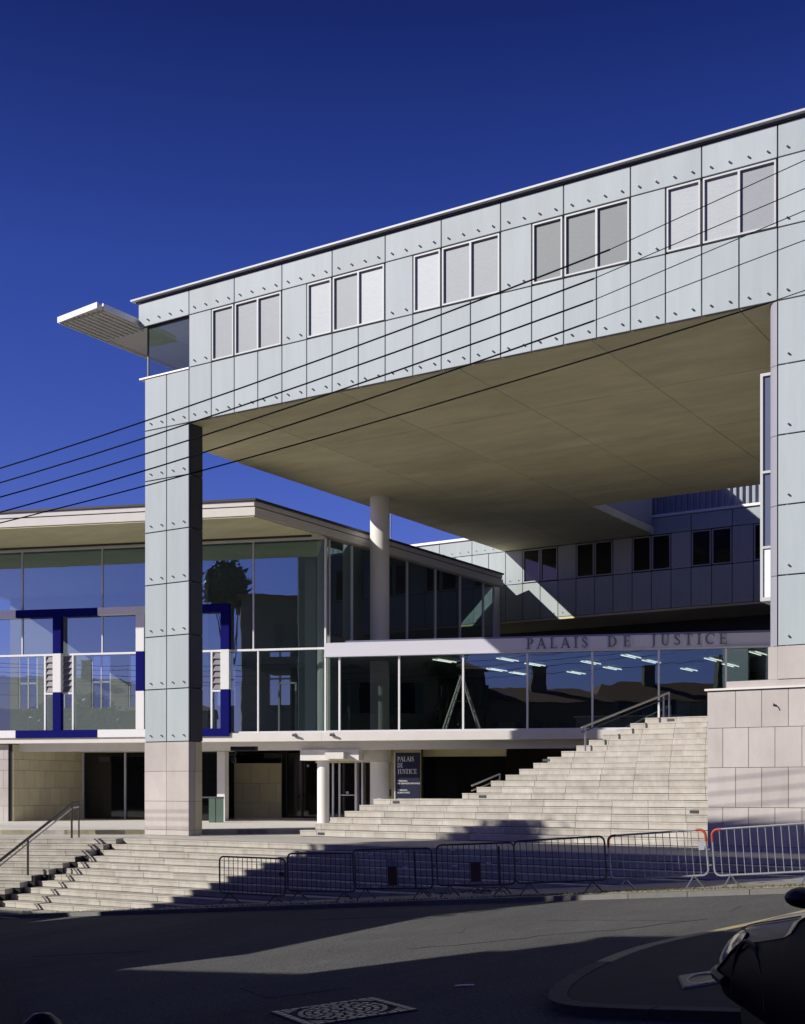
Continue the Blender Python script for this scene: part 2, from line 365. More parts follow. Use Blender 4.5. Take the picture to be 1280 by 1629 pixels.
# ------------------------------------------------------------------ staircases
def stones(parent,origin,ang,x0,x1,y,z,r,d,L0,off,m,name='step_stone'):
    """a row of step stones from x0 to x1 (local), riser plane at y, top at z"""
    x=x0-off; i=0
    ca,sa=math.cos(ang),math.sin(ang)
    while x<x1-.02:
        a=max(x,x0); b=min(x+L0,x1); x+=L0
        if b-a<.08: continue
        k=('st',round(b-a,2),round(d,3),round(r,3),m.name)
        if k not in _bc:
            l=k[1]/2-.0045; rr=r-.011; n=.012
            V=[(-l,0,-rr),(l,0,-rr),(l,0,-.035),(-l,0,-.035),(-l,-n,-.03),(l,-n,-.03),(l,-n,-.006),(-l,-n,-.006),(-l,-n+.006,0),(l,-n+.006,0),(l,d,0),(-l,d,0),(-l,d,-rr),(l,d,-rr)]
            F=[(0,1,2,3),(3,2,5,4),(4,5,6,7),(7,6,9,8),(8,9,10,11),(11,10,13,12),(12,13,1,0),(0,3,4,7,8,11,12),(13,10,9,6,5,2,1)]
            _bc[k]=MB().add(V,F).mesh(name,m)
        cx=(a+b)/2; jy=random.uniform(-.005,.005); jz=random.uniform(-.003,.003)
        o=link(name,_bc[k],parent,(origin[0]+cx*ca-(y+jy)*sa,origin[1]+cx*sa+(y+jy)*ca,z+jz),ang)
# upper flight
us_=thing('upper_staircase',None,None,kind='structure')
UR,UD,UA=.165,.377,26.742
ends={20:-13.71,19:-13.97,18:-14.23,17:-14.48,16:-14.74,15:-14.98,14:-15.23,13:-15.47,12:-15.72,11:-15.96,10:-16.20,9:-16.43,8:-16.66,7:-16.89,6:-19.50,5:-19.72,4:-19.94,3:-20.15,2:-20.37,1:-20.60}
WL=-8.862
cnt=0
mbc=MB()
for k in range(1,21):
    v=UA+UD*k; z=UR*k
    stones(us_,(0,0),0,ends[k],WL-.004,v,z,UR,UD+.06,.93,(k*.37)%.93,TREAD)
    mbc.box(ends[k]+.01,WL-.01,v+.022,v+UD+.03,-.6,z-.012)
obj('stair_core',mbc,JOINT,us_)
obj('top_landing',MB().box(-13.6,WL-.004,UA+UD*21-.01,43.5,2.6,UR*20),CONCW,us_)
obj('middle_landing',MB().box(-19.4,-16.2,UA+UD*7-.01,31.2,.5,UR*6-.002),STONE,us_)
# lower flight, full width, sinking into the climbing pavement
ls_=thing('lower_staircase',None,None,kind='structure')
LR,LD,LB=.135,.36,23.5
mbc=MB()
for j in range(0,13):
    v=LB-LD*j; z=-LR*j
    x1=min(-2.0,(z-.202)/.0775+1.6); x0=-23.52-.05*j
    if x1-x0<.3: continue
    stones(ls_,(0,0),0,x0,x1,v,z,LR,LD+.1,.95,(j*.41)%.95,TREAD)
    mbc.box(x0+.01,x1,v+.022,v+LD+.03,z-.7,z-.012)
obj('stair_core',mbc,JOINT,ls_)
# left flight, turned towards the pavilion
lf_=thing('left_staircase',None,None,kind='structure')
mbc=MB(); Minv=Matrix.Rotation(GA,4,'Z')
for j in range(0,15):
    cu=-23.49-.048*j; cv=23.21-.40*j; z=-LR*j
    stones(lf_,(cu,cv),GA,-9.5,0,0,z,LR,.49,.95,(j*.33)%.95,TREAD)
    M=Matrix.Translation((cu,cv,0))@Minv
    mbc.box(-9.45,-.012,.022,.45,z-.5,z-.012,M=M)
obj('stair_core',mbc,JOINT,lf_)
# paved landing between flights and portal
mb=MB().prism([(-23.4,23.72),(-2,23.72),(-2,28.6),(-33,28.6),(-33,19.6),(-32.4,19.75)],-.5,-.004)
obj('landing',mb,mat('pale landing stone',(.55,.52,.47),.8,nscale=3,namt=.15),kind='structure')
pe=[TN(-16,-10.6),TN(-8.5,-8.35),TN(-7.08,-7.92),TN(-3.79,-6.96),TN(-1.65,-6.45),TN(.66,-5.1),TN(2.2,-3.6)]
mb=MB().prism([(p.x,p.y) for p in pe]+[(-19,50),(-40,50)],-.5,.13)
obj('forecourt',mb,CONCW,kind='structure')
fr_=thing('forecourt_edge',None,None,kind='structure')
for a,b in zip(pe,pe[1:]):
    L_=(b-a).length; n_=max(1,round(L_/.9)); ang=math.atan2(b.y-a.y,b.x-a.x)
    for k in range(n_):
        o=boxpart('edge_stone',-L_/n_/2+.005,L_/n_/2-.005,-.03,.0,-.01,.128,STONED,fr_); q=a+(b-a)*((k+.5)/n_)
        o.location=(q.x,q.y,.06); o.rotation_euler=(0,0,ang)
# recessed step lights
def slight(u,v,z,parent):
    boxpart('step_light',u-.105,u+.105,v-.016,v+.05,z-.115,z-.05,GREYM,parent)
for (u,k) in ((-13.05,20),(-15.66,13),(-16.42,7)): slight(u+.15,UA+UD*k,UR*k,us_)
for (u,k) in ((-18.75,6),(-19.9,1),(-9.35,6),(-10.2,5),): slight(u,UA+UD*k,UR*k,us_)

# ------------------------------------------------------------------ retaining wall under the right pier
rw=thing('retaining_wall','pale pinkish stone block retaining wall right of the wide stairs','wall',(-8.862,F0,0))
rows=[(-.75,.10),(.10,.90),(.90,1.72),(1.72,2.54),(2.54,3.315)]
for i,(a,b) in enumerate(rows):
    x=0.0; first=True
    wlist=[.60,.54] if i%2==0 else [.33,.54]
    k=0
    while x<9.5:
        wd=wlist[0] if k==0 else .54
        boxpart('stone_block',x+.004,x+wd-.004,0,.30,a+.004,b-.004,STONEP,rw,ch=.004); x+=wd; k+=1
obj('wall_core',MB().box(.02,9.5,.012,16,-.7,3.30),JOINT,rw)
obj('coping',MB().box(-.045,9.5,-.05,.42,3.322,3.362),CONCW,rw)
obj('upper_coping',MB().box(.40,9.5,.02,.6,3.366,3.50),STONEP,rw)
hk=MB().tube([(0,0,0),(0,-.09,.02),(.01,-.12,-.03)],.012,6); hk.lathe([(.028,-.012),(.028,.012)],10)
hk=obj('wall_hook',hk,GREYM,loc=(-7.45,F0-.012,2.98)); tag(hk,'small dark metal hook fixed high on the pinkish retaining wall','hook')

# ------------------------------------------------------------------ portal building
pb=thing('courthouse_portal','tall pale courthouse wing forming a portal with window strip above the stairs','building')
G=.014
def panel(a,b,z0,z1,v=F0,m=CLAD,name='cladding_panel',parent=None):
    boxpart(name,a+G,b-G,v,v+.045,z0+G,z1-G,m,parent or pb,ch=.004)
M_=1.585; J=[-23.25+M_*k for k in range(0,16)]
studs=MB()
def stud(u,z,v=F0):
    n=8
    studs.tube([(u,v+.005,z),(u,v-.055,z),(u,v-.075,z)],[.021,.021,.015],7)
Zr=[14.06,14.74]
panel(-25.12,J[0],*Zr)
for i in range(4): stud(-24.75+.41*i,14.232)
for a,b in zip(J,J[1:]):
    panel(a,b,*Zr)
    for i in range(4): stud(a+.2+.396*i,14.232)
H=M_/2
def window(a,b,z0,z1,panes,v,parent,pane=SCREEN,deep=.05,tones=None):
    mb=MB(); f=.036; y0,y1=v-.012,v+.10
    mb.box(a,a+f,y0,y1,z0,z1).box(b-f,b,y0,y1,z0,z1).box(a+f,b-f,y0,y1,z0,z0+f).box(a+f,b-f,y0,y1,z1-f,z1)
    for i in range(1,panes):
        c=a+(b-a)*i/panes; mb.box(c-f*.7,c+f*.7,y0,y1,z0+f,z1-f)
    wdw=obj('window',mb,WINFR,parent)
    # thin inner sash line
    for i in range(panes):
        p0=a+(b-a)*i/panes+(f if i==0 else f*.7); p1=a+(b-a)*(i+1)/panes-(f if i==panes-1 else f*.7)
        o=boxpart('pane',p0,p1,v+deep,v+deep+.02,z0+f,z1-f,SCR[tones[i]] if tones else pane,wdw)
    return wdw
TONES=[(1,1,1),(0,1,0),(0,1,1),(2,2,2),(0,0,1)]
for bay in range(5):
    a=J[bay*2]
    panel(a,a+H,12.645,14.06)
    for i in range(2): stud(a+.2+.4*i,12.80)
    window(a+H+.03,a+2*H-.03,12.675,14.03,1,F0,pb,tones=TONES[bay][:1])
    window(a+2*H+.03,a+4*H-.03,12.675,14.03,2,F0,pb,tones=TONES[bay][1:])
for k in range(20):
    a=J[0]+H*k; panel(a,a+H,11.165,12.645)
    for i in range(2): stud(a+.2+.4*i,11.35)
# left pier
PZ=[2.557,4.0,5.45,6.883,8.332,9.767,11.163,12.60]
for z0,z1 in zip(PZ,PZ[1:]):
    for a,b in ((-24.88,-24.065),(-24.065,-23.25)):
        panel(a,b,z0,z1)
        for i in range(2): stud(a+.24+.4*i,z0+.175)
SZ=[0,.152,.933,1.75,2.55]
for z0,z1 in zip(SZ,SZ[1:]):
    for a,b in ((-24.88,-24.065),(-24.065,-23.25)):
        boxpart('stone_block',a+.004,b-.004,F0-.008,F0+.24,z0+.004,z1-.004,STONEP,pb,ch=.003)
        boxpart('stone_block',a+.004,b-.004,F0+.26,F0+.50,z0+.004,z1-.004,STONEP,pb)
obj('pier_core',MB().box(-24.86,-23.275,F0+.03,F0+.52,0,11.14),JOINT,pb)
for z0,z1 in zip(PZ[:-1],PZ[1:-1]+[11.14]):          # pier flank away from the sun, shade put into its colour
    obj('flank_panel',MB().box(-23.272,-23.235,F0+.05,F0+.53,z0+.01,min(z1,11.14)-.01),PANEL_SHADE,pb)
for z0,z1 in zip(SZ,SZ[1:]):
    obj('flank_stone',MB().box(-23.27,-23.24,F0+.245,F0+.515,z0+.004,z1-.004),STONED,pb)
obj('back_panel',MB().box(-24.86,-23.28,F0+.525,F0+.54,2.56,11.14),CLADR,pb)
# right pier
RZ=[4.17,5.60,7.02,8.44,9.86,11.165]
for z0,z1 in zip(RZ,RZ[1:]):
    for a in range(6):
        panel(-7.40+.83*a,-7.40+.83*(a+1),z0,z1)
        for i in range(2): stud(-7.40+.83*a+.22+.4*i,z0+.2)
for a in range(6): boxpart('stone_block',-7.40+.83*a+.004,-7.40+.83*(a+1)-.004,F0-.004,F0+.25,3.505,4.166,STONEP,pb,ch=.003)
for k in range(10,15):
    for i in range(2):
        a=J[k]+H*i
        panel(a,a+H,11.165,12.645); panel(a,a+H,12.645,14.06)
        for q in range(2): stud(a+.2+.4*q,11.35); stud(a+.2+.4*q,12.80)
for z0,z1 in zip(RZ,RZ[1:]):
    mb=MB().prism([(-7.60,F0+.19),(-7.56,F0+.10),(-7.50,F0+.045),(-7.42,F0+.03),(-7.42,F0+.22),(-7.60,F0+.22)],z0+.006,z1-.006)
    obj('corner_panel',mb,CLADR,pb)
boxpart('stone_block',-7.60,-7.41,F0+.03,F0+.25,3.505,4.166,STONEP,pb)
obj('right_wing_body',MB().box(-7.55,4,F0+.23,41,3.4,11.14),CLADR,pb)
# bay box on the flank of the right wing
bay=obj('bay_frame',MB().box(-7.99,-7.935,26.45,28.9,5.22,10.0).box(-7.935,-7.56,26.45,28.9,5.22,5.30).box(-7.935,-7.56,26.45,28.9,6.32,6.37).box(-7.935,-7.56,26.45,28.9,7.9,7.95).box(-7.935,-7.56,26.45,28.9,9.94,10.0),WINFR,pb)
boxpart('bay_panel',-7.93,-7.57,26.49,26.53,5.305,6.315,WHITE,bay)
boxpart('bay_pane',-7.93,-7.57,26.50,26.52,6.375,7.895,BAYG,bay)
boxpart('bay_pane',-7.93,-7.57,26.50,26.52,7.955,9.935,BAYG,bay)
obj('stud',studs,WINFR,pb,kind='stuff')
obj('facade_backing',MB().box(-23.24,4,F0+.11,F0+.2,11.17,14.72).box(-24.86,-23.24,F0+.05,F0+.12,11.17,12.58).box(-25.1,-23.24,F0+.05,F0+.12,14.08,14.72),JOINT,pb)
obj('upper_body',MB().box(-23.24,4,F0+.21,33.0,11.46,14.70).box(-24.5,-18.3,33.01,46.6,11.46,15.2),CLADR,pb)  # second box is unseen, added to shade the rear wing and slats
# roof edge
obj('roof_edge',MB().box(-25.29,4.2,F0-.14,33.2,14.79,14.835),WINFR,pb)
obj('roof_underlay',MB().box(-25.2,4.1,F0-.02,33.1,14.742,14.784),GREYM,pb)
# open glazed corner
obj('corner_slab',MB().box(-25.12,-23.26,F0+.13,33.0,14.08,14.74),CONCW,pb)
obj('corner_parapet',MB().box(-24.86,-23.26,F0+.13,36,11.3,12.60),CLADR,pb)
obj('parapet_cap',MB().box(-25.06,-23.24,F0-.03,36,12.603,12.645),WHITE,pb)
cg=obj('corner_window',MB().box(-24.88,-24.84,F0+.10,F0+.14,12.646,14.078).box(-24.84,-23.28,F0+.10,F0+.14,14.02,14.078).box(-24.84,-23.28,F0+.10,F0+.14,12.646,12.69).box(-24.88,-24.84,F0+3,F0+3.05,12.646,14.078),GREYM,pb)
boxpart('pane',-24.835,-23.285,F0+.115,F0+.125,12.69,14.02,GLASSC,cg)
obj('pane',MB().box(-24.866,-24.856,F0+.15,F0+2.99,12.65,14.07),GLASSC,cg)
# canopy blade sailing out behind the corner
cb=obj('canopy',MB().prism([(-26.95,24.47),(-25.27,24.28),(-25.20,25.2),(-25.20,40),(-26.95,40)],14.28,14.34),CONCW,pb)
obj('canopy_edge',MB().prism([(-26.99,24.43),(-25.24,24.23),(-25.24,24.285),(-26.99,24.48)],14.20,14.36),WHITE,cb)
for k in range(9):
    x=-26.86+.19*k
    obj('canopy_rib',MB().box(x-.045,x+.045,24.56,26.25,14.215,14.279),CONCW,cb)
obj('canopy_rim',MB().box(-27.0,-26.96,24.5,40,14.20,14.36).box(-25.22,-25.17,24.4,F0-.16,14.20,14.36).box(-25.22,-25.17,F0-.16,40,14.20,14.36),WHITE,cb)
# soffit in cast panels
sv=[F0+.055,29.6,33.6,37.3,40.9]
su=[-24.88,-21.60,-18.27,-14.9,-11.5,-8.2,-4.9,4]
for a,b in zip(sv,sv[1:]):
    for c,d in zip(su,su[1:]):
        boxpart('soffit_panel',c+.009,d-.009,a+.009,b-.009,11.15,11.44,CONC,pb)
for a,b in ((40.9,43.8),(43.8,46.74)):
    for c,d in ((-24.88,-21.6),(-21.6,-18.27)): boxpart('soffit_panel',c+.009,d-.009,a+.009,b-.009,11.15,11.44,CONC,pb)
obj('soffit_backing',MB().box(-24.87,-18.28,F0+.2,46.7,11.30,11.452).box(-18.28,4,F0+.2,40.88,11.30,11.452),JOINT,pb)

# ------------------------------------------------------------------ rear wing behind the notch
rg=thing('rear_wing','lower rear wing in shade with window strip, seen beneath the portal ceiling','building')
RV=46.8; h_=.802; u0=-24.82
for k in range(-11,24):
    a=u0+h_*k
    panel(a,a+h_,8.24,9.735,RV,CLAD,'cladding_panel',rg)
    if k%3==0 or k<0: panel(a,a+h_,9.735,11.14,RV,CLAD,'cladding_panel',rg)
    else: window(a+.03,a+h_-.03,9.77,11.11,1,RV,rg,pane=DGLASS)
for k in range(-6,12):
    a=u0+2*h_*k; panel(a,a+2*h_,11.14,11.80,RV,CLAD,'cladding_panel',rg)
st2=MB()
for k in range(-12,48):
    for z in (8.42,11.31):
        uu=u0+.2+.4*k*1.0025
        st2.tube([(uu,RV+.005,z),(uu,RV-.06,z)],.018,6)
for k in range(-11,24):
    if k%3==0 or k<0:
        for q in (.2,.6): st2.tube([(u0+h_*k+q,RV+.005,9.9),(u0+h_*k+q,RV-.06,9.9)],.018,6)
obj('stud',st2,WINFR,rg,kind='stuff')
obj('rear_core',MB().box(-33.6,-5.6,RV+.10,56,8.26,11.80),JOINT,rg)
obj('roof_cap',MB().box(-33.8,-5.4,RV-.08,56,11.802,11.90),WHITE,rg)
obj('rear_soffit',MB().box(-33.6,-5.6,RV+.02,56,8.15,8.235),CONC,rg)
obj('lower_wall',MB().box(-33.6,-5.6,50.0,50.3,0,8.14),DARKIN,rg)  # near-black wall: shade of the recess under the wing put into its colour
ub=thing('rear_block','distant shaded block with vertical slats rising behind the rear wing','building')
obj('wall',MB().box(-24,2,48.6,55.5,11.92,14.4),CLAD,ub)
mb=MB()
for k in range(100): mb.box(-23.9+.25*k,-23.83+.25*k,48.46,48.59,11.95,14.3)
obj('slat',mb,CLADR,ub,kind='stuff')
obj('roof_edge',MB().box(-24.2,2.2,48.4,55.6,14.41,14.5),WHITE,ub)

# ------------------------------------------------------------------ glass pavilion (local x=t along its front, y=n into it)
pv=thing('glass_pavilion','glass hall with broad flat roof and blue and white frames behind the left pier','building',tuple(C0),GA)
def side(n): return .3674*n                # right wall runs parallel to the portal's depth
roof=[(-17.5,-3.39),(-1.245,-3.39),(side(11.6)-.02,11.6),(-17.5,11.6)]
def inset(p,d): return [(p[0][0]+d,p[0][1]+d),(p[1][0]-d*1.3,p[1][1]+d),(p[2][0]-d*1.3,p[2][1]-d),(p[3][0]+d,p[3][1]-d)]
obj('roof_soffit',MB().prism(inset(roof,.03),9.50,9.54),CONC,pv)
obj('lower_fascia',MB().prism(roof,9.545,9.80),CONCW,pv)
obj('fascia_joint',MB().prism(inset(roof,.05),9.801,9.84),ROOFC,pv)
obj('upper_fascia',MB().prism(inset(roof,.02),9.841,9.99),CONCW,pv)
obj('roof_cap',MB().prism(inset(roof,-.03),9.992,10.06),ROOFC,pv)
obj('soffit_rail',MB().box(-17,-.35,-.42,-.34,9.44,9.50),GREYM,pv)
obj('ceiling_edge',MB().box(-17,-.02,-.10,.10,9.43,9.499),CONCW,pv)
lk=[(x+24.39,y-33.46) for x,y in ((-28.5,44.6),(-25.05,44.6),(-25.05,46.74),(-28.5,46.74))]
obj('shade_block',MB().prism([(x*.93866+y*.34484,-x*.34484+y*.93866) for x,y in lk],3,9.98),CONCW,pv)  # added block, mostly hidden, that casts the shadow edge on the rear wing
obj('interior_ceiling',MB().prism([(-17,.11),(side(.11)-.1,.11),(side(10)-.1,10),(-17,10)],9.46,9.498),MIDIN,pv)
ts=[-16.0,-13.19,-10.84,-7.86,-4.71,-2.46,0.0]
for a,b in zip(ts,ts[1:]):
    boxpart('upper_pane',a+.025,b-.025,.01,.03,5.885,9.42,GLASS,pv)
for t in ts: boxpart('mullion',t-.022,t+.022,-.03,.07,5.885,9.43,ALU,pv)
obj('corner_mullion',MB().box(-.01,.045,-.06,.08,3.10,9.43),WHITE,pv)
obj('transom',MB().box(-16,-.015,-.07,.09,5.815,5.88),WHITE,pv)
tl=[-16,-12.40,-9.93,-8.93,-6.39,-3.80,-2.29,0]
tl=[-16,-12.40,-9.43,-6.39,-3.38,-2.29,0]
for a,b in zip(tl,tl[1:]): boxpart('lower_pane',a+.02,b-.02,.01,.03,3.16,5.81,GLASS,pv)
for t in (-2.29,): boxpart('lower_mullion',t-.025,t+.025,-.05,.07,3.11,5.81,WHITE,pv)
obj('sill',MB().box(-16,-.015,-.04,.08,3.105,3.158),ALU,pv)
# blue and white box frames standing proud of the glass
def bar(a,b,z0,z1,m): boxpart('frame_bar',a,b,-.24,-.045,z0,z1,m,pv,ch=.006)
W,B=WHITE,BLUE
for t,seq in ((-12.40,(W,B,W)),(-9.43,(B,W,B)),(-6.39,(W,B,W)),(-3.38,(B,W,B))):
    for (z0,z1),m in zip(((3.262,4.545),(4.55,5.87),(5.875,7.128)),seq): bar(t-.15,t+.15,z0,z1,m)
for z0,z1 in ((7.13,7.39),(3.0,3.26)):
    bar(-15.5,-10.97,z0,z1,W); bar(-10.965,-7.93,z0,z1,B); bar(-7.925,-4.9,z0,z1,W); bar(-4.895,-3.23,z0,z1,B)
for t,s in ((-9.43,1),(-9.43,-1),(-3.38,-1),(-15.4,1)):
    e=t+s*.52
    boxpart('small_mullion',e-.03,e+.03,-.09,.0,3.27,5.81,WHITE,pv)
    a,b=(t+.15,e-.03) if s>0 else (e+.03,t-.15)
    lv=obj('louver_window',MB().box(a,b,-.09,.0,4.49,4.55).box(a,b,-.005,.0,4.55,5.81),WHITE,pv)
    for q in range(6):
        z=4.57+.205*q
        mb=MB(); mb.add([(a+.005,-.02,z+.19),(b-.005,-.02,z+.19),(b-.005,-.085,z),(a+.005,-.085,z),(a+.005,-.012,z+.19),(b-.005,-.012,z+.19),(b-.005,-.077,z),(a+.005,-.077,z)],[(0,1,2,3),(7,6,5,4),(0,3,7,4),(1,5,6,2),(0,4,5,1),(3,2,6,7)])
        obj('louver_slat',mb,LOUV,lv)
# side wall (runs into depth)
sn=[0.0,1.41,3.10,4.67,6.52,8.24,9.97,10.8]
for a,b in zip(sn,sn[1:]):
    for z0,z1 in ((6.3,9.42),):
        mb=MB().prism([(side(a+.02)-.02,a+.02),(side(a+.02),a+.02),(side(b-.02),b-.02),(side(b-.02)-.02,b-.02)],z0,z1)
        obj('side_pane',mb,GLASSD,pv)
for a in sn[1:]:
    obj('mullion',MB().prism([(side(a)-.06,a-.022),(side(a)+.05,a-.022),(side(a)+.05,a+.022),(side(a)-.06,a+.022)],6.1,9.43),ALU,pv)
obj('wall_post',MB().prism([(side(.23)-.10,.21),(side(.23)+.02,.21),(side(.23)+.02,.27),(side(.23)-.10,.27)],3.1,9.43),COLM,pv)
# floor slab and interior
obj('floor_slab',MB().prism([(-17.5,-.17),(-.08,-.17),(-.08,10.5),(-17.5,10.5)],2.82,3.10),CONCW,pv)
obj('interior_floor',MB().prism([(-17,.09),(-.1,.09),(-.1,10),(-17,10)],3.101,3.112),FLOORIN,pv)
bw=MB()
ho=[(-16.6,-15.7),(-14.9,-14.0),(-13.2,-12.3),(-11.5,-10.6),(-9.6,-8.7),(-7.6,-6.7),(-5.3,-4.3)]
x=-17.0
for a,b in ho:
    bw.box(x,a,10.0,10.2,3.1,9.46); bw.box(a,b,10.0,10.2,3.1,4.7).box(a,b,10.0,10.2,6.9,9.46); x=b
bw.box(x,side(10),10,10.2,3.1,9.46)
obj('back_wall',bw,MIDIN,pv)
for a,b in ho:
    obj('window',MB().box(a,a+.06,10.02,10.12,4.7,6.9).box(b-.06,b,10.02,10.12,4.7,6.9).box((a+b)/2-.03,(a+b)/2+.03,10.02,10.12,4.7,6.9).box(a,b,10.02,10.12,5.75,5.82),WHITE,pv)
for a,b in ((-1.9,-1.5),(-6.0,-5.6)):
    obj('interior_post',MB().box(a,b,4.0,4.4,3.1,9.46),COLM,pv)
obj('gallery_deck',MB().box(-5.0,1.0,5,9.9,5.9,6.15),MIDIN,pv)
obj('gallery_partition',MB().box(-3.2,.9,6.5,6.6,3.1,5.9),DARKIN,pv)
obj('inner_frame',MB().box(-2.1,-2.04,1.5,1.56,3.11,4.9).box(-1.5,-1.44,1.5,1.56,3.11,4.9).box(-2.1,-1.44,1.5,1.56,4.84,4.9),ALU,pv)
# ground floor below the slab
obj('under_beam',MB().box(-17,-.1,.45,.75,2.55,2.818),CONCW,pv)
WT=lambda n: -11.30+.185*(n-.12)
gw=obj('stone_wall',MB().prism([(WT(.12)-.12,.12),(WT(.12),.12),(WT(4),4.0),(WT(4)-.12,4.0)],.02,2.80),JOINT,pv)
gz=[.02,.66,1.28,1.90,2.28,2.80]
for i,(z0,z1) in enumerate(zip(gz,gz[1:])):
    n=.13-(.28 if i%2 else 0)
    while n<3.95:
        a=max(n,.13)+.005; b=min(n+.56,3.98)-.005; n+=.56
        if b-a<.06: continue
        obj('stone_block',MB().prism([(WT(a),a),(WT(a)+.03,a),(WT(b)+.03,b),(WT(b),b)],z0+.005,z1-.005),STONED,gw)
ew=obj('end_pier',MB().box(-14.6,-11.43,.10,.5,.02,2.80),JOINT,pv)
for i,(z0,z1) in enumerate(zip(gz,gz[1:])):
    x=-14.6+(.3 if i%2 else 0)
    while x<-11.45:
        boxpart('stone_block',x+.004,min(x+.6,-11.42)-.004,.07,.11,z0+.004,z1-.004,STONEP,ew); x+=.6
obj('shop_glass',MB().box(-10.6,-4.6,4.0,4.04,.05,2.6),DGLASS,pv)
for t in (-10.55,-8.85,-7.2): boxpart('door_mullion',t-.03,t+.03,3.92,3.99,.03,2.6,ALU,pv)
boxpart('door_closer',-9.9,-9.45,3.90,3.98,2.25,2.45,GREYM,pv)
obj('door_lintel',MB().box(-10.6,-4.6,3.8,4.1,2.61,2.81),CONC,pv)
obj('ground_rear_wall',MB().box(-17,-.52,6.4,6.6,.02,2.815),DARKIN,pv)
# block wall and doors right of the pier
obj('shop_pane',MB().box(-5.6,-4.46,2.2,2.22,.03,2.5),DGLASS,pv)
obj('pilaster',MB().box(-4.40,-4.12,1.75,2.15,.02,2.55),COLM,pv)
wl2=obj('stone_wall',MB().box(-5.8,-3.3,5.64,5.9,.02,2.22),JOINT,pv)
for i,(z0,z1) in enumerate(((.02,.72),(.72,1.46),(1.46,2.22))):
    x=-5.8-(.33 if i%2 else 0)
    while x<-3.31:
        a=max(x,-5.8); b=min(x+.66,-3.3); x+=.66
        if b-a>.05: boxpart('stone_block',a+.004,b-.004,5.6,5.64,z0+.004,z1-.004,STONED,wl2)
obj('clerestory_pane',MB().box(-5.8,-3.3,5.70,5.72,2.23,2.60),DGLASS,pv)
obj('shop_glass',MB().box(-3.29,-.6,6.0,6.03,.02,2.60),DGLASS,pv)
for t in (-3.22,-2.6): boxpart('door_mullion',t-.025,t+.025,5.93,5.99,.02,2.6,GREYM,pv)
boxpart('threshold',-5.4,-.4,4.5,5.6,.132,.17,STONE,pv)
bulb=MB().lathe([(.001,-.06),(.05,-.04),(.06,0),(.04,.04),(.02,.06)],10); obj('pendant_bulb',bulb,STEEL,pv,smooth=True,loc=(-1.9,4.4,2.1))

# ------------------------------------------------------------------ entrance hall (same plan angle), fascia and lettering
eh=thing('entrance_hall','low glazed entrance hall with PALAIS DE JUSTICE on its long fascia','building',tuple(C0),GA)
TE=15.2
obj('floor_slab',MB().box(-.075,TE,-.17,9,2.82,3.10),CONCW,eh)
obj('under_beam',MB().box(-.09,TE,.40,.75,2.55,2.818),CONCW,eh)
obj('slab_soffit',MB().box(.0,TE,.76,9,2.70,2.816),CONC,eh)
obj('interior_floor',MB().box(.05,TE,.09,8.8,3.101,3.112),FLOORIN,eh)
obj('sill',MB().box(.05,TE,-.06,.08,3.105,3.165),ALU,eh)
tm=[.05,.49,2.48,4.57,6.62,8.65,10.68,12.69,TE]
for a,b in zip(tm,tm[1:]): boxpart('pane',a+.03,b-.03,.01,.03,3.17,5.54,GLASSD,eh)
for t in tm[1:]:
    boxpart('mullion',t-.03,t+.03,-.04,.10,3.165,5.545,WHITE,eh)
fa=obj('fascia',MB().box(-.0,TE,-.16,.14,5.55,5.60).box(0,TE,-.10,.14,5.60,6.0),ALU,eh)
obj('sign_board',MB().box(.02,12.66,-.135,-.102,5.605,6.005),ALU,fa)
obj('fascia_cap',MB().box(.7,TE,-.06,9,6.007,6.07),mat('blue grey flashing',(.22,.23,.32),.4,.5),fa)
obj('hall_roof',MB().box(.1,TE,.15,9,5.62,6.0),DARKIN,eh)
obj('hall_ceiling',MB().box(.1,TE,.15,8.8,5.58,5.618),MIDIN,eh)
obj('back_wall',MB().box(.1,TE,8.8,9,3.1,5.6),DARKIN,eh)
obj('end_wall',MB().box(TE,TE+.2,0,9,3.1,6.0),MIDIN,eh)
obj('partition',MB().box(11.2,13.6,6.0,6.1,3.11,4.4),MIDIN,eh)
obj('door_frame',MB().box(13.55,13.65,5.0,5.1,3.11,5.0).box(14.6,14.7,5.0,5.1,3.11,5.0).box(13.55,14.7,5.0,5.1,4.9,5.0),ALU,eh)
obj('dividing_wall',MB().box(.05,.15,2.6,8.8,3.11,5.58),DARKIN,eh)
# under the hall: beam block, drum, doors, dark wall
obj('beam_block',MB().box(-.95,1.05,.32,1.0,2.20,2.55),CONCW,eh)
obj('beam_end',MB().box(.0,.62,-.02,.31,2.24,2.45),CONCW,eh)
dr=MB()
arc=[(1.15+.62*math.sin(a),1.9-.62*math.cos(a)) for a in [math.pi*(-.5+i/12) for i in range(13)]]
dr.prism(arc,2.16,2.60); obj('entrance_drum',dr,CONCW,eh,smooth=True)
obj('door_pane',MB().box(-1.3,-.45,3.4,3.42,.02,2.16),DGLASS,eh)
d2=obj('entrance_door',MB().box(-.46,-.40,3.33,3.43,.02,2.16).box(-.70,-.64,3.33,3.43,.02,2.16).box(.15,.22,3.33,3.43,.02,2.16).box(-.40,.15,3.35,3.41,1.02,1.05),ALU,eh)
obj('pane',MB().box(-.39,.14,3.37,3.39,.03,2.15),DGLASS,d2)
hd=MB().lathe([(.05,0),(.05,.02)],12); hd.v=[(x,z-.02,y) for x,y,z in hd.v]; obj('handle',hd,STEEL,d2,loc=(-.14,3.35,1.12))
obj('side_door_frame',MB().box(.24,.31,2.9,3.3,.02,2.3).box(.48,.54,2.9,3.3,.02,2.3),ALU,eh)
obj('door_header',MB().box(-1.3,1.5,3.3,3.5,2.17,2.7),CONC,eh)
obj('porch_wall',MB().box(1.3,2.75,2.2,2.4,.02,2.7),JOINT,eh)
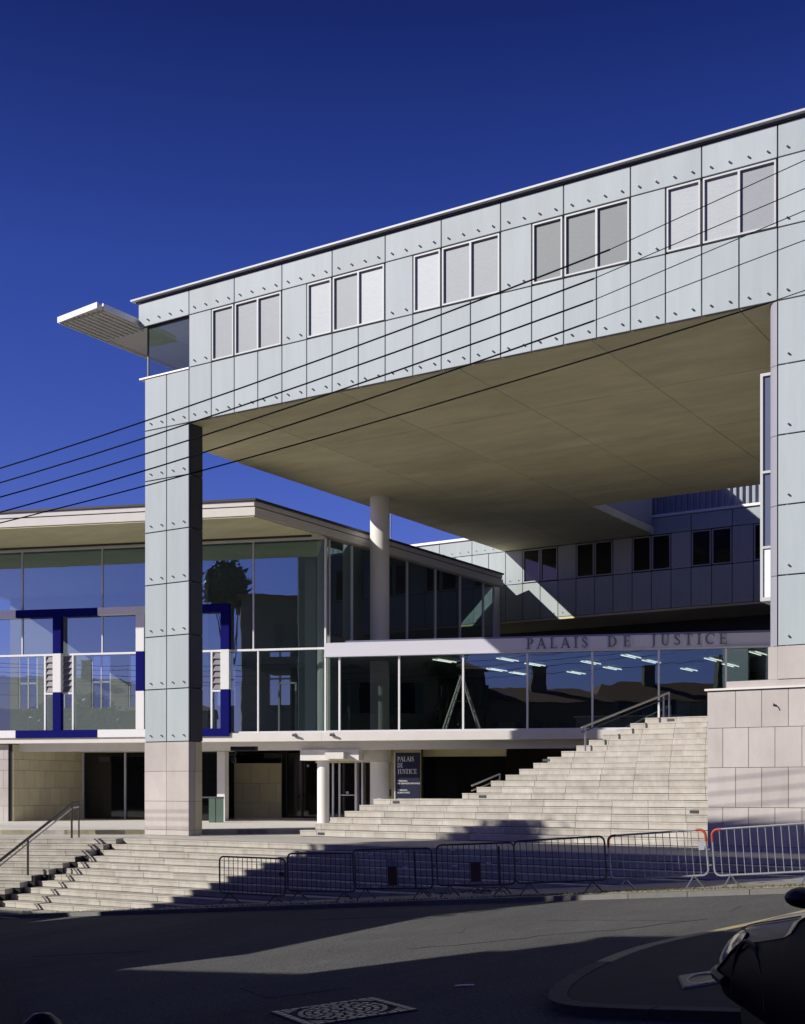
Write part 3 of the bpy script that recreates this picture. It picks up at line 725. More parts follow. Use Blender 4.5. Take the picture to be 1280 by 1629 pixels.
for z0,z1 in ((.02,.6),(.6,1.32),(1.32,2.1),(2.1,2.7)):
    boxpart('stone_block',1.31,2.0,2.16,2.195,z0+.004,z1-.004,STONED,eh); boxpart('stone_block',2.01,2.75,2.16,2.195,z0+.004,z1-.004,STONED,eh)
boxpart('intercom',1.62,1.72,2.13,2.155,1.0,1.25,GREYM,eh)
obj('dark_glazing',MB().box(2.75,5.6,2.6,2.63,.02,2.35),DGLASS,eh)
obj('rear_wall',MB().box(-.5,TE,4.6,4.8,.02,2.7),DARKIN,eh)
obj('porch_header',MB().box(2.75,5.6,2.5,2.7,2.36,2.7),CONC,eh)

# serif capitals: strokes (points, widths) in a unit cap height
def arc(cx,cy,rx,ry,a0,a1,n=12): return [(cx+rx*math.cos(R(a0+(a1-a0)*i/n)),cy+ry*math.sin(R(a0+(a1-a0)*i/n))) for i in range(n+1)]
TK,TN_=.15,.06
def ser(x,y,w=.19): return ([(x-w,y),(x+w,y)],[.055,.055])
GL={
'I':([([(.2,0),(.2,1)],[TK]*2),ser(.2,.027),ser(.2,.973)],.40),
'L':([([(.2,0),(.2,1)],[TK]*2),ser(.2,.973),([(.02,.027),(.68,.027)],[.055]*2),([(.655,.02),(.69,.26)],[.05,.03])],.72),
'E':([([(.2,0),(.2,1)],[TK]*2),([(.02,.027),(.66,.027)],[.055]*2),([(.02,.973),(.63,.973)],[.055]*2),([(.2,.51),(.52,.51)],[.05]*2),([(.52,.40),(.52,.62)],[.04]*2),([(.635,.02),(.68,.25)],[.05,.03]),([(.61,.98),(.62,.77)],[.05,.03])],.72),
'T':([([(.37,0),(.37,1)],[TK]*2),ser(.37,.027),([(.03,.973),(.71,.973)],[.055]*2),([(.05,.98),(.02,.74)],[.05,.03]),([(.69,.98),(.72,.74)],[.05,.03])],.75),
'P':([([(.2,0),(.2,1)],[TK]*2),ser(.2,.027),([(.02,.973),(.32,.973)],[.055]*2),([(.2,.973)]+arc(.33,.72,.27,.253,90,-90)+[(.2,.467)],[.05,.05,.06,.08,.10,.125,.145,.15,.145,.125,.10,.08,.06,.05,.05])],.68),
'D':([([(.2,0),(.2,1)],[TK]*2),([(.2,.973)]+arc(.36,.5,.42,.473,90,-90)+[(.2,.027)],[.05,.05,.06,.09,.115,.14,.15,.155,.15,.14,.115,.09,.06,.05,.05]),([(.02,.973),(.3,.973)],[.055]*2),([(.02,.027),(.3,.027)],[.055]*2)],.86),
'U':([([(.2,1),(.2,.36)]+arc(.44,.33,.24,.31,180,360,10)+[(.68,1)],[TK,TK]+[.15,.145,.13,.11,.09,.075,.065,.06,.06,.06,.06]+[.06]),ser(.2,.973,.18),ser(.68,.973,.15)],.86),
'J':([([(.3,1),(.3,.1)]+arc(.10,.1,.2,.26,0,-70,6),[TK,TK,.145,.13,.11,.09,.07,.06,.05][:9]),ser(.3,.973)],.52),
'A':([([(.08,.0),(.40,1)],[.06]*2),([(.40,1),(.76,0)],[TK,TK]),([(.18,.34),(.62,.34)],[.05]*2),ser(.08,.027,.12),ser(.76,.027,.16)],.86),
'C':([(arc(.46,.5,.38,.475,38,322,22),[.07,.06,.05,.06,.07,.085,.10,.12,.135,.15,.155,.155,.155,.15,.135,.12,.10,.085,.07,.06,.05,.05,.05]),([(.765,.98),(.765,.70)],[.03,.04])],.84),
'S':([([(.49,.78)]+arc(.29,.75,.20,.225,20,180,8)+[(.12,.66),(.26,.55),(.40,.46)]+arc(.28,.25,.215,.225,40,-160,10),[.05,.05,.055,.06,.06,.07,.08,.10,.11,.12,.135,.15,.15,.145,.14,.13,.11,.09,.075,.065,.06,.055,.05,.05][:24]),([(.50,.98),(.50,.72)],[.035]*2),([(.06,.02),(.06,.29)],[.035]*2)],.58),
}
def glyph(ch,s,dep):
    mb=MB(); strokes,adv=GL[ch]
    for pts,ws in strokes:
        n=len(pts); ws=(list(ws)+[ws[-1]]*n)[:n]; Lp=[];Rp=[]
        for i in range(n):
            a=Vector(pts[max(i-1,0)]); b=Vector(pts[min(i+1,n-1)]); t_=(b-a).normalized(); nn=Vector((-t_.y,t_.x))*(ws[i]/2); p=Vector(pts[i])
            Lp.append(p+nn); Rp.append(p-nn)
        for i in range(n-1):
            q=[Rp[i],Rp[i+1],Lp[i+1],Lp[i]]
            mb.add([(p.x*s,0,p.y*s) for p in q]+[(p.x*s,dep,p.y*s) for p in q],[(0,1,2,3),(7,6,5,4),(0,4,5,1),(1,5,6,2),(2,6,7,3),(3,7,4,0)])
    return mb,adv*s
def word(txt,x,x1,z,s,dep,y,m,parent,name):
    mbs=[glyph(c,s,dep) for c in txt]; tot=sum(a for _,a in mbs); gap=(x1-x-tot)/max(1,len(txt)-1)
    for mb,a in mbs:
        o=obj(name,mb,m,parent,loc=(x,y,z)); x+=a+gap
word('PALAIS',6.60,8.52,5.66,.33,.03,-.175,LETTERG,fa,'letter')
word('DE',9.12,9.84,5.665,.33,.03,-.175,LETTERG,fa,'letter')
word('JUSTICE',10.44,12.72,5.67,.335,.03,-.175,LETTERG,fa,'letter')

# lights under the hall ceiling
LT=[(3.7,1.45),(5.79,1.49),(4.93,5.0),(5.52,6.6),(6.48,3.37),(7.6,6.8),(8.39,3.12),(8.99,5.31),(9.79,1.36),(10.39,3.13),(12.38,2.94),(11.63,6.4),(13.01,5.03),(13.71,1.25)]
lt0=None
ORD={0:'leftmost',2:'second from the left',1:'third from the left',3:'fourth from the left',4:'fifth from the left',5:'sixth from the left',6:'seventh from the left',7:'seventh from the right',8:'sixth from the right',9:'fifth from the right',11:'fourth from the right',10:'third from the right',12:'second from the right',13:'rightmost'}
def lightlab(i): return 'lit twin tube ceiling light in the entrance hall, '+ORD[i]
for i,(t,n) in enumerate(LT):
    p=TN(t,n,5.50)
    if lt0 is None:
        lt0=thing('ceiling_light',lightlab(i),'light',tuple(p),0,'twin tube lights under the entrance hall ceiling')
        obj('housing',MB().box(-.11,.11,-.63,.63,.03,.075),WHITE,lt0)
        for s in (-1,1): obj('tube',MB().tube([(s*.095,-.6,.0),(s*.095,.6,.0)],.015,8),TUBE,lt0,smooth=True)
    else:
        r=lt0.copy(); COL.objects.link(r); r.location=p; r['label']=lightlab(i)
        for ch in list(lt0.children):
            c=ch.copy(); COL.objects.link(c); c.parent=r
# step ladder in the hall
ld=thing('step_ladder','aluminium stepladder standing open behind the entrance hall glass','ladder',tuple(TN(4.42,.62,3.112)),GA)
for s,nm in ((-1,'front_frame'),(1,'rear_frame')):
    mb=MB()
    for y in (-.2,.2): mb.tube([(s*.60,y*1.25,0),(0.0,y*.8,1.80)],.036,6)
    fr=obj(nm,mb,LADM,ld)
    for q in range(1,7 if s<0 else 3):
        f=q/7 if s<0 else q/3
        obj('rung',MB().box(s*.60*(1-f)-.03,s*.60*(1-f)+.03,-.25*(1-f)-.16*f,.25*(1-f)+.16*f,1.80*f-.012,1.80*f+.012),LADM,fr)
obj('top_cap',MB().box(-.08,.08,-.19,.19,1.78,1.83),STEEL,ld)
obj('spreader',MB().tube([(-.27,.2,1.0),(.27,.2,1.0)],.012,6),STEEL,ld)
ct=thing('reception_counter','low dark counter inside the entrance hall behind the top of the stairs','counter',tuple(TN(9.6,4.2,3.112)),GA)
obj('front',MB().box(-1.8,1.8,0,.08,0,.62),MIDIN,ct); obj('top',MB().box(-1.9,1.9,-.05,.6,.622,.66),WHITE,ct)

# ------------------------------------------------------------------ columns
def column(p,r,z0,z1,label,name):
    o=obj(name,MB().lathe([(r,z0),(r,z1)],40),COLM,smooth=True,loc=(p[0],p[1],0)); tag(o,label,'column','round white columns'); return o
column((-23.82,35.82),.328,0,11.148,'tall round white column rising to the portal ceiling beside the entrance hall','tall_column')
column(tuple(TN(-.28,.75))[:2],.2,0.02,9.46,'slim round white column under the slab, left of the tall column','slim_column')

# ------------------------------------------------------------------ totem sign
sg=thing('totem_sign','dark upright sign reading PALAIS DE JUSTICE under the hall slab','sign',tuple(TN(2.06,1.15,0)),GA)
obj('panel',MB().box(.03,.86,0,.10,.3,2.46),SIGN,sg)
obj('edge_strip',MB().box(0,.028,-.01,.11,.3,2.46),ALU,sg)
for i,(tx,x1) in enumerate((('PALAIS',.66),('DE',.29),('JUSTICE',.76))):
    mbs=MB(); s=.155; gl=[glyph(c,s,.012) for c in tx]; tot=sum(a for _,a in gl); fx=min(1,(x1-.10)/(tot*1.06)); gap=(x1-.10-tot*fx)/(len(tx)-1); x=.10
    for g_,a in gl: mbs.add([(p[0]*fx+x,p[1]-.008,p[2]+2.17-.205*i) for p in g_.v],g_.f); x+=a*fx+gap
    obj('lettering',mbs,LETTERW,sg)
def text(s,size,loc,m,parent,name='small_lettering'):
    cu=bpy.data.curves.new('t','FONT'); cu.body=s; cu.size=size; cu.extrude=.003
    o=bpy.data.objects.new('t',cu); COL.objects.link(o); dg=bpy.context.evaluated_depsgraph_get(); dg.update()
    me=bpy.data.meshes.new_from_object(o.evaluated_get(dg)); bpy.data.objects.remove(o)
    me.materials.clear(); me.materials.append(m)
    for v in me.vertices: v.co=Vector((v.co.x,-v.co.z,v.co.y))
    return link(name,me,parent,loc)
yy=1.50
for blk in (('TRIBUNAL','DE GRANDE INSTANCE'),('TRIBUNAL',"D'INSTANCE"),('TRIBUNAL','DE COMMERCE'),('ACCUEIL',)):
    for ln in blk: text(ln,.072,(.11,-.004,yy),LETTERW,sg); yy-=.085
    yy-=.135

# ------------------------------------------------------------------ handrails
def sub(a,b,f): return tuple(a[i]+(b[i]-a[i])*f for i in range(3))
hl=thing('handrail','dark metal handrail going down the left flight of steps','handrail')
nx,ny=.34484,-.93866                        # down the left flight
A=(-24.52,23.20,.90); 
def dn(d,dz=0): return (A[0]+nx*d,A[1]+ny*d,A[2]-.358*d+dz)
A=(-24.84,23.0,.90)
obj('top_rail',MB().tube([(A[0]-nx*.35,A[1]-ny*.35,A[2]+.02),dn(0),dn(6.4)],.034,10),GREYM,hl,smooth=True)
obj('lower_rail',MB().tube([(A[0]-nx*.35,A[1]-ny*.35,A[2]-.10),dn(0,-.12),dn(6.4,-.12)],.018,8),STEEL,hl,smooth=True)
for d in (.05,2.3,4.6): 
    q=dn(d); obj('post',MB().tube([q,(q[0],q[1],q[2]-.92)],.026,8),GREYM,hl,smooth=True)
q=(A[0]-nx*.35,A[1]-ny*.35,A[2]); obj('post',MB().tube([(q[0],q[1],q[2]),(q[0],q[1],0)],.02,8),GREYM,hl,smooth=True)
hr=thing('handrail','steel handrail climbing to the top landing before the entrance glass','handrail')
A2=(-13.05,34.55,4.02)
def dn2(s,dz=0): return (A2[0]-1.76*s,A2[1]-2.64*s,A2[2]-1.155*s+dz)
obj('top_rail',MB().tube([dn2(0),dn2(.92)],.03,10),STEEL,hr,smooth=True)
obj('lower_rail',MB().tube([dn2(0,-.13),dn2(.92,-.13)],.02,8),GREYM,hr,smooth=True)
for s in (0,.06,.88):
    q=dn2(s); obj('post',MB().tube([q,(q[0],q[1],q[2]-.9)],.026,8),STEEL,hr,smooth=True)
hm=thing('handrail','short steel handrail end poking up behind the middle steps','handrail')
A3=(-16.72,31.2,1.68)
def dn3(s,dz=0): return (A3[0]-1.76*s,A3[1]-2.64*s,A3[2]-1.155*s+dz)
obj('top_rail',MB().tube([dn3(0),dn3(.28)],.028,8),STEEL,hm,smooth=True)
obj('lower_rail',MB().tube([dn3(0,-.14),dn3(.28,-.14)],.02,8),STEEL,hm,smooth=True)
q=dn3(0); obj('post',MB().tube([q,(q[0],q[1],.6)],.026,8),STEEL,hm,smooth=True)
bl=thing('glass_balustrade','small glass balustrade with dark rail beside the left pier base','balustrade',tuple(TN(-3.85,.2,0.02)),GA)
obj('rail',MB().tube([(-1.3,-.1,.62),(-.55,0,.95),(.28,0,.95)],.028,8),GREYM,bl,smooth=True)
obj('pane',MB().box(-.25,.27,-.006,.006,.10,.93),mat('green edge glass',(.09,.14,.11),.1,spec=.5),bl)
obj('post',MB().tube([(-.02,0,0),(-.02,0,.94)],.02,8),GREYM,bl); obj('base',MB().box(-.8,.3,-.12,.12,-.02,.09),CONCW,bl)

# ------------------------------------------------------------------ small fixtures
fl=thing('floodlight','dark angled floodlight behind the left pier just under the slab edge','lamp',(-22.95,27.6,2.36),GA)
obj('housing',MB().prism([(-.35,-.12),(.38,-.10),(.42,0),(.38,.10),(-.35,.12)],-.02,.10),GREYM,fl); obj('bracket',MB().tube([(-.3,0,-.22),(-.2,0,0)],.02,6).box(-.36,-.24,-.05,.05,-.36,-.2),GREYM,fl)
for i,(t,lab) in enumerate(((-.95,'small dark spotlight on the slab edge, left of the slab joint'),(.32,'small dark spotlight on the slab edge, right of the slab joint'))):
    s_=thing('spotlight',lab,'lamp',tuple(TN(t,-.22,3.02)),GA,'spotlights on the slab edge')
    obj('head',MB().tube([(-.08,-.02,.0),(.08,-.06,-.03)],[.05,.035],8),GREYM,s_); obj('arm',MB().tube([(0,.06,.06),(0,-.03,0)],.012,6),GREYM,s_)
ms=obj('roof_mast',MB().tube([(0,0,0),(0,0,1.5)],.02,6),STEEL,loc=tuple(TN(1.15,4.6,10.09))); tag(ms,'thin pale mast standing on the pavilion roof edge','mast')

# ------------------------------------------------------------------ overhead cables
CV=16.0
cab=[('topmost',(-19.22,7.323),(-6.885,8.621),(-4.274,9.137)),('second',(-19.22,7.051),(-7.116,8.278),(-4.274,8.784)),('third',(-19.22,6.779),(-7.135,7.981),(-4.274,8.51)),('fourth',(-19.22,6.494),(-7.116,7.702),(-4.274,8.141)),('lowest',(-19.22,6.293),(-4.729,7.451),(-4.274,7.514))]
for i,(nm,a,b,c) in enumerate(cab):
    o=thing('overhead_cable',f'{nm} of the five dark cables crossing in front of the facade','cable',group='overhead cables across the street')
    def lerp(p,q,x): f=(x-p[0])/(q[0]-p[0]); return p[1]+(q[1]-p[1])*f
    sag=lambda x,x0,x1,s: -s*4*(x-x0)*(x1-x)/((x1-x0)**2)
    pts=[(x,CV,lerp(a,b,x)+sag(x,a[0],b[0],.10)) for x in [-46+i_*(b[0]+46)/24 for i_ in range(25)]]
    lm=b[0]; 
    obj('sheath',MB().tube(pts,.0125 if i<4 else .011,6),CABLE,o,smooth=True)
    pts2=[(x,CV,lerp(b,c,x)) for x in [b[0]+(18-b[0])*j/10 for j in range(11)]]
    obj('wire',MB().tube(pts2,.0065,5),CABLE,o,smooth=True)

# ------------------------------------------------------------------ crowd barriers
BR=[(-17.50,-15.77,.0,.02),(-15.72,-14.10,.03,.06),(-14.05,-12.28,.045,.05),(-12.22,-10.56,.055,.0),(-10.53,-8.76,.075,.02),(-8.73,-6.955,.085,-.02),(-6.86,-5.08,.085,.03)]
BL=['grey crowd barrier leftmost in the row, partly before sunlit steps','dark crowd barrier second from the left, at the shadow edge','shaded crowd barrier with white label and brown box hung on it','shaded crowd barrier with a rusty brown board, middle of the row','shaded plain crowd barrier between brown board and red-cornered barrier','steel crowd barrier with red corners and a pale tag, before the wall edge','sunlit steel crowd barrier at the right end of the row']
for i,((a,b,sl_,yw),lab) in enumerate(zip(BR,BL)):
    cx=(a+b)/2; wd=(b-a)/2-.012; z0=zst(cx)
    y=20.3+(.03 if i%2 else -.03)
    o=thing('crowd_barrier',lab,'barrier',(cx,y,z0),yw,'crowd barriers at the foot of the stairs')
    o.rotation_euler=(random.uniform(-.03,.02),-math.atan(sl_),yw)
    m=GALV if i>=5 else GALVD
    zb,zt=.20,.955; r=.10; pts=[]
    for (qx,qz,a0) in ((wd-r,zt-r,0),(-wd+r,zt-r,90),(-wd+r,zb+r,180),(wd-r,zb+r,270)):
        for k in range(5): pts.append((qx+r*math.cos(R(a0+22.5*k)),0,qz+r*math.sin(R(a0+22.5*k))))
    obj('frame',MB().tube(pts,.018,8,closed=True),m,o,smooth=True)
    nb=13; bm=MB().tube([(0,0,zb+.01),(0,0,zt-.01)],.0075,6).mesh('bar',m)
    for k in range(nb): link('bar',bm,o,(-wd+2*wd*(k+1)/(nb+1),0,0))
    for s in (-1,1):
        for yy_ in (-.24,.24):
            obj('leg',MB().tube([(s*(wd-.26)+.0,0,zb),(s*(wd-.26)+yy_*.25,yy_,0.0)],.015,6),m,o)
    obj('hook',MB().tube([(wd+.015,0,.62),(wd+.06,0,.62)],.012,6).tube([(wd+.015,0,.36),(wd+.06,0,.36)],.012,6),m,o)
    if i>=5:
        for s in ((-1,1) if i==5 else (-1,)):
            pr=[(s*(wd-r+r*math.cos(R(q))),0,zt-r+r*math.sin(R(q))) for q in range(0,91,15)]
            pr=[(pr[0][0],0,pr[0][2]-.10)]+pr+[(pr[-1][0]-s*.06,0,pr[-1][2])]
            obj('corner_wrap',MB().tube(pr,.023,8),RED,o,smooth=True)
    if i==5: obj('tag',MB().box(wd-.13,wd-.03,-.022,-.018,.62,.76),CLADR,o)
    if i==0: obj('tag',MB().box(wd-.14,wd-.02,-.02,-.012,.60,.68),BROWN,o)
    if i in (2,3):
        # slim road-works trestle plates hung on the barrier
        for q,(px_,pz) in enumerate(((-.45,.86),(.25,.90),(-.42,.56),(.30,.60),(-.38,.24),(.34,.28))):
            o2=obj('reflector_strip',MB().box(px_-.055,px_+.055,-.032,-.026,pz-.012,pz+.012),LETTERW,o); 
        obj('notice_board',MB().box(-.08,.12,-.035,-.022,.26,.62),BROWN,o)
        if i==2: obj('notice_label',MB().box(-.09,.11,-.040,-.036,.62,.74),CLADR,o)
        obj('brace',MB().box(.50,.54,-.034,-.022,.2,.9),GALVD,o)
# sticks and wire lying behind the barriers
mb=MB()
for i in range(26):
    a=random.uniform(-13.0,-10.9); b=random.uniform(20.45,20.9); d=random.uniform(0,3.14); l=random.uniform(.12,.4); z=zst(a)+.03
    mb.tube([(a,b,z),(a+l*math.cos(d)*.5,b+.1*math.sin(d),z+random.uniform(0,.16)),(a+l*math.cos(d),b+.2*math.sin(d),z+random.uniform(-.01,.08))],.008,5)
tag(obj('scrap_wire',mb,GREYM,kind='stuff'),'tangle of bent wire and sticks behind the middle barriers','debris')

# ------------------------------------------------------------------ manhole covers
mh=thing('manhole_cover','large rectangular iron cover with oval mosaic pattern, set in the road','manhole cover')
P=[Vector((-6.80,8.53)),Vector((-6.29,9.36)),Vector((-5.47,8.80)),Vector((-5.98,7.97))]
ax=(P[3]-P[0]); ay=(P[1]-P[0])
def mp(a,b,h): q=P[0]+ax*a+ay*b; return (q.x,q.y,zrd(q.x,q.y)+h)
def plate(pts,h0,h1,mb):
    n=len(pts); vs=[mp(a,b,h0) for a,b in pts]+[mp(a,b,h1) for a,b in pts]
    mb.add(vs,[tuple(range(n,2*n))]+[(i,(i+1)%n,n+(i+1)%n,n+i) for i in range(n)])
mb=MB(); plate([(0,0),(1,0),(1,1),(0,1)],-.03,.006,mb); obj('plate',mb,JOINT,mh)
mb=MB()
def quad(a0,a1,b0,b1): plate([(a0,b0),(a1,b0),(a1,b1),(a0,b1)],0,.016,mb)
for k in range(9):
    q=k/9
    for b0 in (.01,.93): quad(q+.012,q+.10,b0,b0+.06)
    for a0 in (.01,.93): quad(a0,a0+.06,.08+q*.84+.008,.08+q*.84+.082)
def pol(r0,r1,t0,t1):
    pts=[]
    for t in (t0,(t0+t1)/2,t1): pts.append((.5+r1*.44*math.cos(t),.5+r1*.40*math.sin(t)))
    for t in (t1,(t0+t1)/2,t0): pts.append((.5+r0*.44*math.cos(t),.5+r0*.40*math.sin(t)))
    plate(pts,0,.016,mb)
for r0,r1,n in ((.86,.97,22),(.68,.80,18),(.50,.62,14),(.32,.44,10),(.12,.26,6)):
    for k in range(n):
        t0=2*math.pi*k/n+r0*3; pol(r0,r1,t0+.04/r1,t0+2*math.pi/n-.04/r1)
for sx in (0,1):
    for sy in (0,1):
        for k in range(3):
            a=.10+.06*k; b=.10
            A_=(a,.095) ; pts=[(.09+.05*k,.09),(.125+.05*k,.09),(.09,.125+.05*k),(.09,.09+.05*k)]
            pts=[((1-x if sx else x),(1-y if sy else y)) for x,y in pts]
            if sx!=sy: pts=pts[::-1]
            plate(pts,0,.016,mb)
obj('raised_pattern',mb,IRON,mh,kind='stuff')
m2=thing('manhole_cover','small ribbed square iron cover in the shaded island by the car','manhole cover')
P=[Vector((-3.79,10.23)),Vector((-3.55,10.63)),Vector((-3.27,9.99)),Vector((-3.51,9.59))]; ax=(P[3]-P[0]); ay=(P[1]-P[0])
def mp(a,b,h): q=P[0]+ax*a+ay*b; return (q.x,q.y,zrd(q.x,q.y)+.070+h)
mb=MB(); plate([(0,0),(1,0),(1,1),(0,1)],-.03,.006,mb); obj('plate',mb,GREYM,m2)
mb=MB()
for k in range(14):
    a=.03+k*.068
    for b0,b1 in ((.03,.5-.33*math.sqrt(max(0,1-((a-.5)/.42)**2))),(.5+.33*math.sqrt(max(0,1-((a-.5)/.42)**2)),.97)): quad(a,a+.036,b0,b1)
for k in range(16): pol(.80,.95,2*math.pi*k/16,2*math.pi*(k+1)/16)
obj('rib',mb,IRON,m2,kind='stuff')
bo=obj('bollard',MB().lathe([(.09,-.1),(.085,.55),(.06,.62),(.05,.66),(.085,.69),(.115,.76),(.12,.81),(.10,.87),(.05,.915),(.005,.925)],20),mat('black cast iron',(.012,.012,.014),.35,.3),smooth=True,loc=(-5.49,4.86,-.86)); tag(bo,'black ball topped cast iron bollard in the dark lower left corner','bollard')

# ------------------------------------------------------------------ parked car (nose pointing away from the viewer)
car=thing('parked_car','dark car parked at the right edge, its nose over the shaded island','car',(0,0,0),TH)
def cl(x,y,z): return (x,y,z)
gz0=-.27
secs=[ # distance ahead, half-width, bonnet height, belt height, bottom
 (8.62,.60,.49,.41,.28),(8.57,.74,.56,.44,.22),(8.45,.82,.635,.475,.20),(8.30,.856,.695,.515,.20),(8.0,.873,.775,.585,.20),(7.4,.88,.87,.675,.20),(6.95,.88,.935,.75,.20),(6.7,.88,.965,.80,.20),(5.6,.885,.98,.88,.20),(4.6,.87,.98,.90,.22)]
cxr=2.93
def section(hw,ht,hb,bt):
    D=ht-hb
    h=[(-.86,bt),(-.955,bt+.03),(-.99,bt+.12),(-1.0,(bt+hb)/2),(-.985,hb-.06),(-.955,hb),(-.90,hb+.42*D),(-.81,hb+.70*D),(-.66,hb+.89*D),(-.35,ht),(0,ht+.012)]
    pts=[(x*hw,z) for x,z in h]; return pts+[(-x,z) for x,z in reversed(pts[:-1])]
def catmull(P,sub_):
    o=[]
    for i in range(len(P)-1):
        p0,p1,p2,p3=P[max(i-1,0)],P[i],P[i+1],P[min(i+2,len(P)-1)]
        for k in range(sub_):
            t=k/sub_; o.append(tuple(.5*((2*b)+(-a+c)*t+(2*a-5*b+4*c-d)*t*t+(-a+3*b-3*c+d)*t**3) for a,b,c,d in zip(p0,p1,p2,p3)))
    o.append(P[-1]); return o
secs=catmull(secs,4)
vs=[]; n=21
for d,hw,ht,hb,bt in secs: vs+=[(cxr+x,d,gz0+z) for x,z in section(hw,ht,hb,bt)]
fs=[]
for i in range(len(secs)-1):
    for j in range(n-1): fs.append((i*n+j,i*n+j+1,(i+1)*n+j+1,(i+1)*n+j))
fs.append(tuple(range(n-1,-1,-1)))
body=obj('body',MB().add(vs,fs),CARB,car,smooth=True)
bv=[];bf=[];k7=list(range(5,16)); rowsb=[q for q in secs if 6.78<q[0]<8.5]
for d,hw,ht,hb,bt in rowsb:
    pr=section(hw,ht,hb,bt); bv+=[(cxr+pr[k][0],d,gz0+pr[k][1]+.012) for k in k7]
for i in range(len(rowsb)-1):
    for j in range(10): bf.append((i*11+j,i*11+j+1,(i+1)*11+j+1,(i+1)*11+j))
obj('bonnet',MB().add(bv,bf),CARP,car,smooth=True)
# bonnet shut line and wheel arch lips
for s in (-1,1):
    pts=[(cxr+s*hw*.845,d,gz0+hb+(ht-hb)*.61+.016) for d,hw,ht,hb,bt in secs if 6.9<d<8.35]
    obj('bonnet_seam',MB().tube(pts,.005,5),BLACK,car)
    pts=[(cxr+s*.865,7.55+.36*math.cos(R(a)),gz0+.31+.36*math.sin(R(a))) for a in range(0,181,15)]
    obj('wheel_arch',MB().tube(pts,.014,6),BLACK,car,smooth=True)
# cabin glass and roof
vs=[];cabs=[(6.75,.78,.96),(6.0,.68,1.36),(5.6,.63,1.43),(4.2,.62,1.45),(3.4,.60,1.38)]
mb=MB()
for d,hw,z in cabs: vs+=[(cxr-hw-.06*(1.45-z),d,gz0+z),(cxr+hw+.06*(1.45-z),d,gz0+z)]
mb.add(vs,[(0,1,3,2),(2,3,5,4),(4,5,7,6),(6,7,9,8)])
mb.add([(cxr-.80,6.75,gz0+.95),(cxr-.68,6.0,gz0+1.35),(cxr-.63,5.6,gz0+1.42),(cxr-.62,4.2,gz0+1.44),(cxr-.80,4.2,gz0+.98)],[(0,1,2,3,4)])
mb.add([(cxr+.80,6.75,gz0+.95),(cxr+.68,6.0,gz0+1.35),(cxr+.63,5.6,gz0+1.42),(cxr+.62,4.2,gz0+1.44),(cxr+.80,4.2,gz0+.98)],[(4,3,2,1,0)])
obj('cabin_glass',mb,DGLASS,car)
# headlight, bumper strip, wheel, mirror
def bodypt(s,d,f):      # point on the flank at distance d; f climbs from the waist to the bonnet edge
    for a,b in zip(secs,secs[1:]):
        if b[0]<=d<=a[0]: t=(a[0]-d)/max(1e-6,a[0]-b[0]); q=[a[i]+(b[i]-a[i])*t for i in range(5)]; break
    d,hw,ht,hb,bt=q; pr=section(hw,ht,hb,bt)[3:9]; g=f*(len(pr)-1); i=min(int(g),len(pr)-2); u=g-i
    x=pr[i][0]+(pr[i+1][0]-pr[i][0])*u; z=pr[i][1]+(pr[i+1][1]-pr[i][1])*u
    return Vector((cxr-s*x*-1 if s>0 else cxr+x,d,gz0+z)) if s<0 else Vector((cxr-x,d,gz0+z))
for s in (-1,1):
    def sx(x): return cxr+s*x
    rows_=[]
    for d,f0,f1 in ((7.78,.46,.56),(7.95,.26,.66),(8.12,.14,.72),(8.30,.08,.74),(8.45,.08,.74),(8.55,.12,.66)):
        rows_.append([bodypt(s,d,f0+(f1-f0)*k/4)+Vector((s*.010,.008,.004)) for k in range(5)])
    V=[tuple(p) for r in rows_ for p in r]; F=[]
    for i in range(5):
        for k in range(4):
            q=(i*5+k,i*5+k+1,(i+1)*5+k+1,(i+1)*5+k); F.append(q if s<0 else q[::-1])
    hl_=obj('headlight',MB().add(V,F),LAMPG,car,smooth=True)
    loop=[V[i*5] for i in range(6)]+[V[5*5+k] for k in range(1,5)]+[V[i*5+4] for i in range(4,-1,-1)]
    obj('lamp_trim',MB().tube(loop,.007,5,closed=True),BLACK,hl_)
    wh=MB().lathe([(.17,-.1),(.30,-.10),(.315,-.06),(.315,.06),(.30,.10),(.17,.10)],24)
    wh.v=[(sx(.74)+z,7.55+x,gz0+.31+y) for x,y,z in wh.v]; wo=obj('wheel',wh,BLACK,car,smooth=True)
    rm=MB().lathe([(.20,-.07),(.20,.07)],18); rm.v=[(sx(.79)+z*.5,7.55+x,gz0+.31+y) for x,y,z in rm.v]; obj('rim',rm,STEEL,wo)
    mr=MB(); 
    prof=[(.001,-.09),(.06,-.08),(.095,-.03),(.10,.03),(.085,.07),(.001,.08)]
    mr.lathe(prof,14); mr.v=[(sx(.86)+x*1.0,6.5+z,gz0+1.02+y*.56) for x,y,z in mr.v]
    mi=obj('mirror',mr,BLACK,car,smooth=True); obj('mirror_arm',MB().tube([(sx(.76),6.5,gz0+.92),(sx(.86),6.5,gz0+1.0)],.022,6),BLACK,mi)
bp_=[(8.66,.56),(8.61,.74),(8.48,.83),(8.3,.872),(8.0,.889)]
pts=[(cxr-b,a,gz0+.36) for a,b in reversed(bp_)]+[(cxr+b,a,gz0+.36) for a,b in bp_]
obj('bumper_strip',MB().tube(pts,.035,6),BLACK,car,smooth=True)
obj('grille',MB().box(cxr-.4,cxr+.4,8.60,8.65,gz0+.42,gz0+.52),BLACK,car)

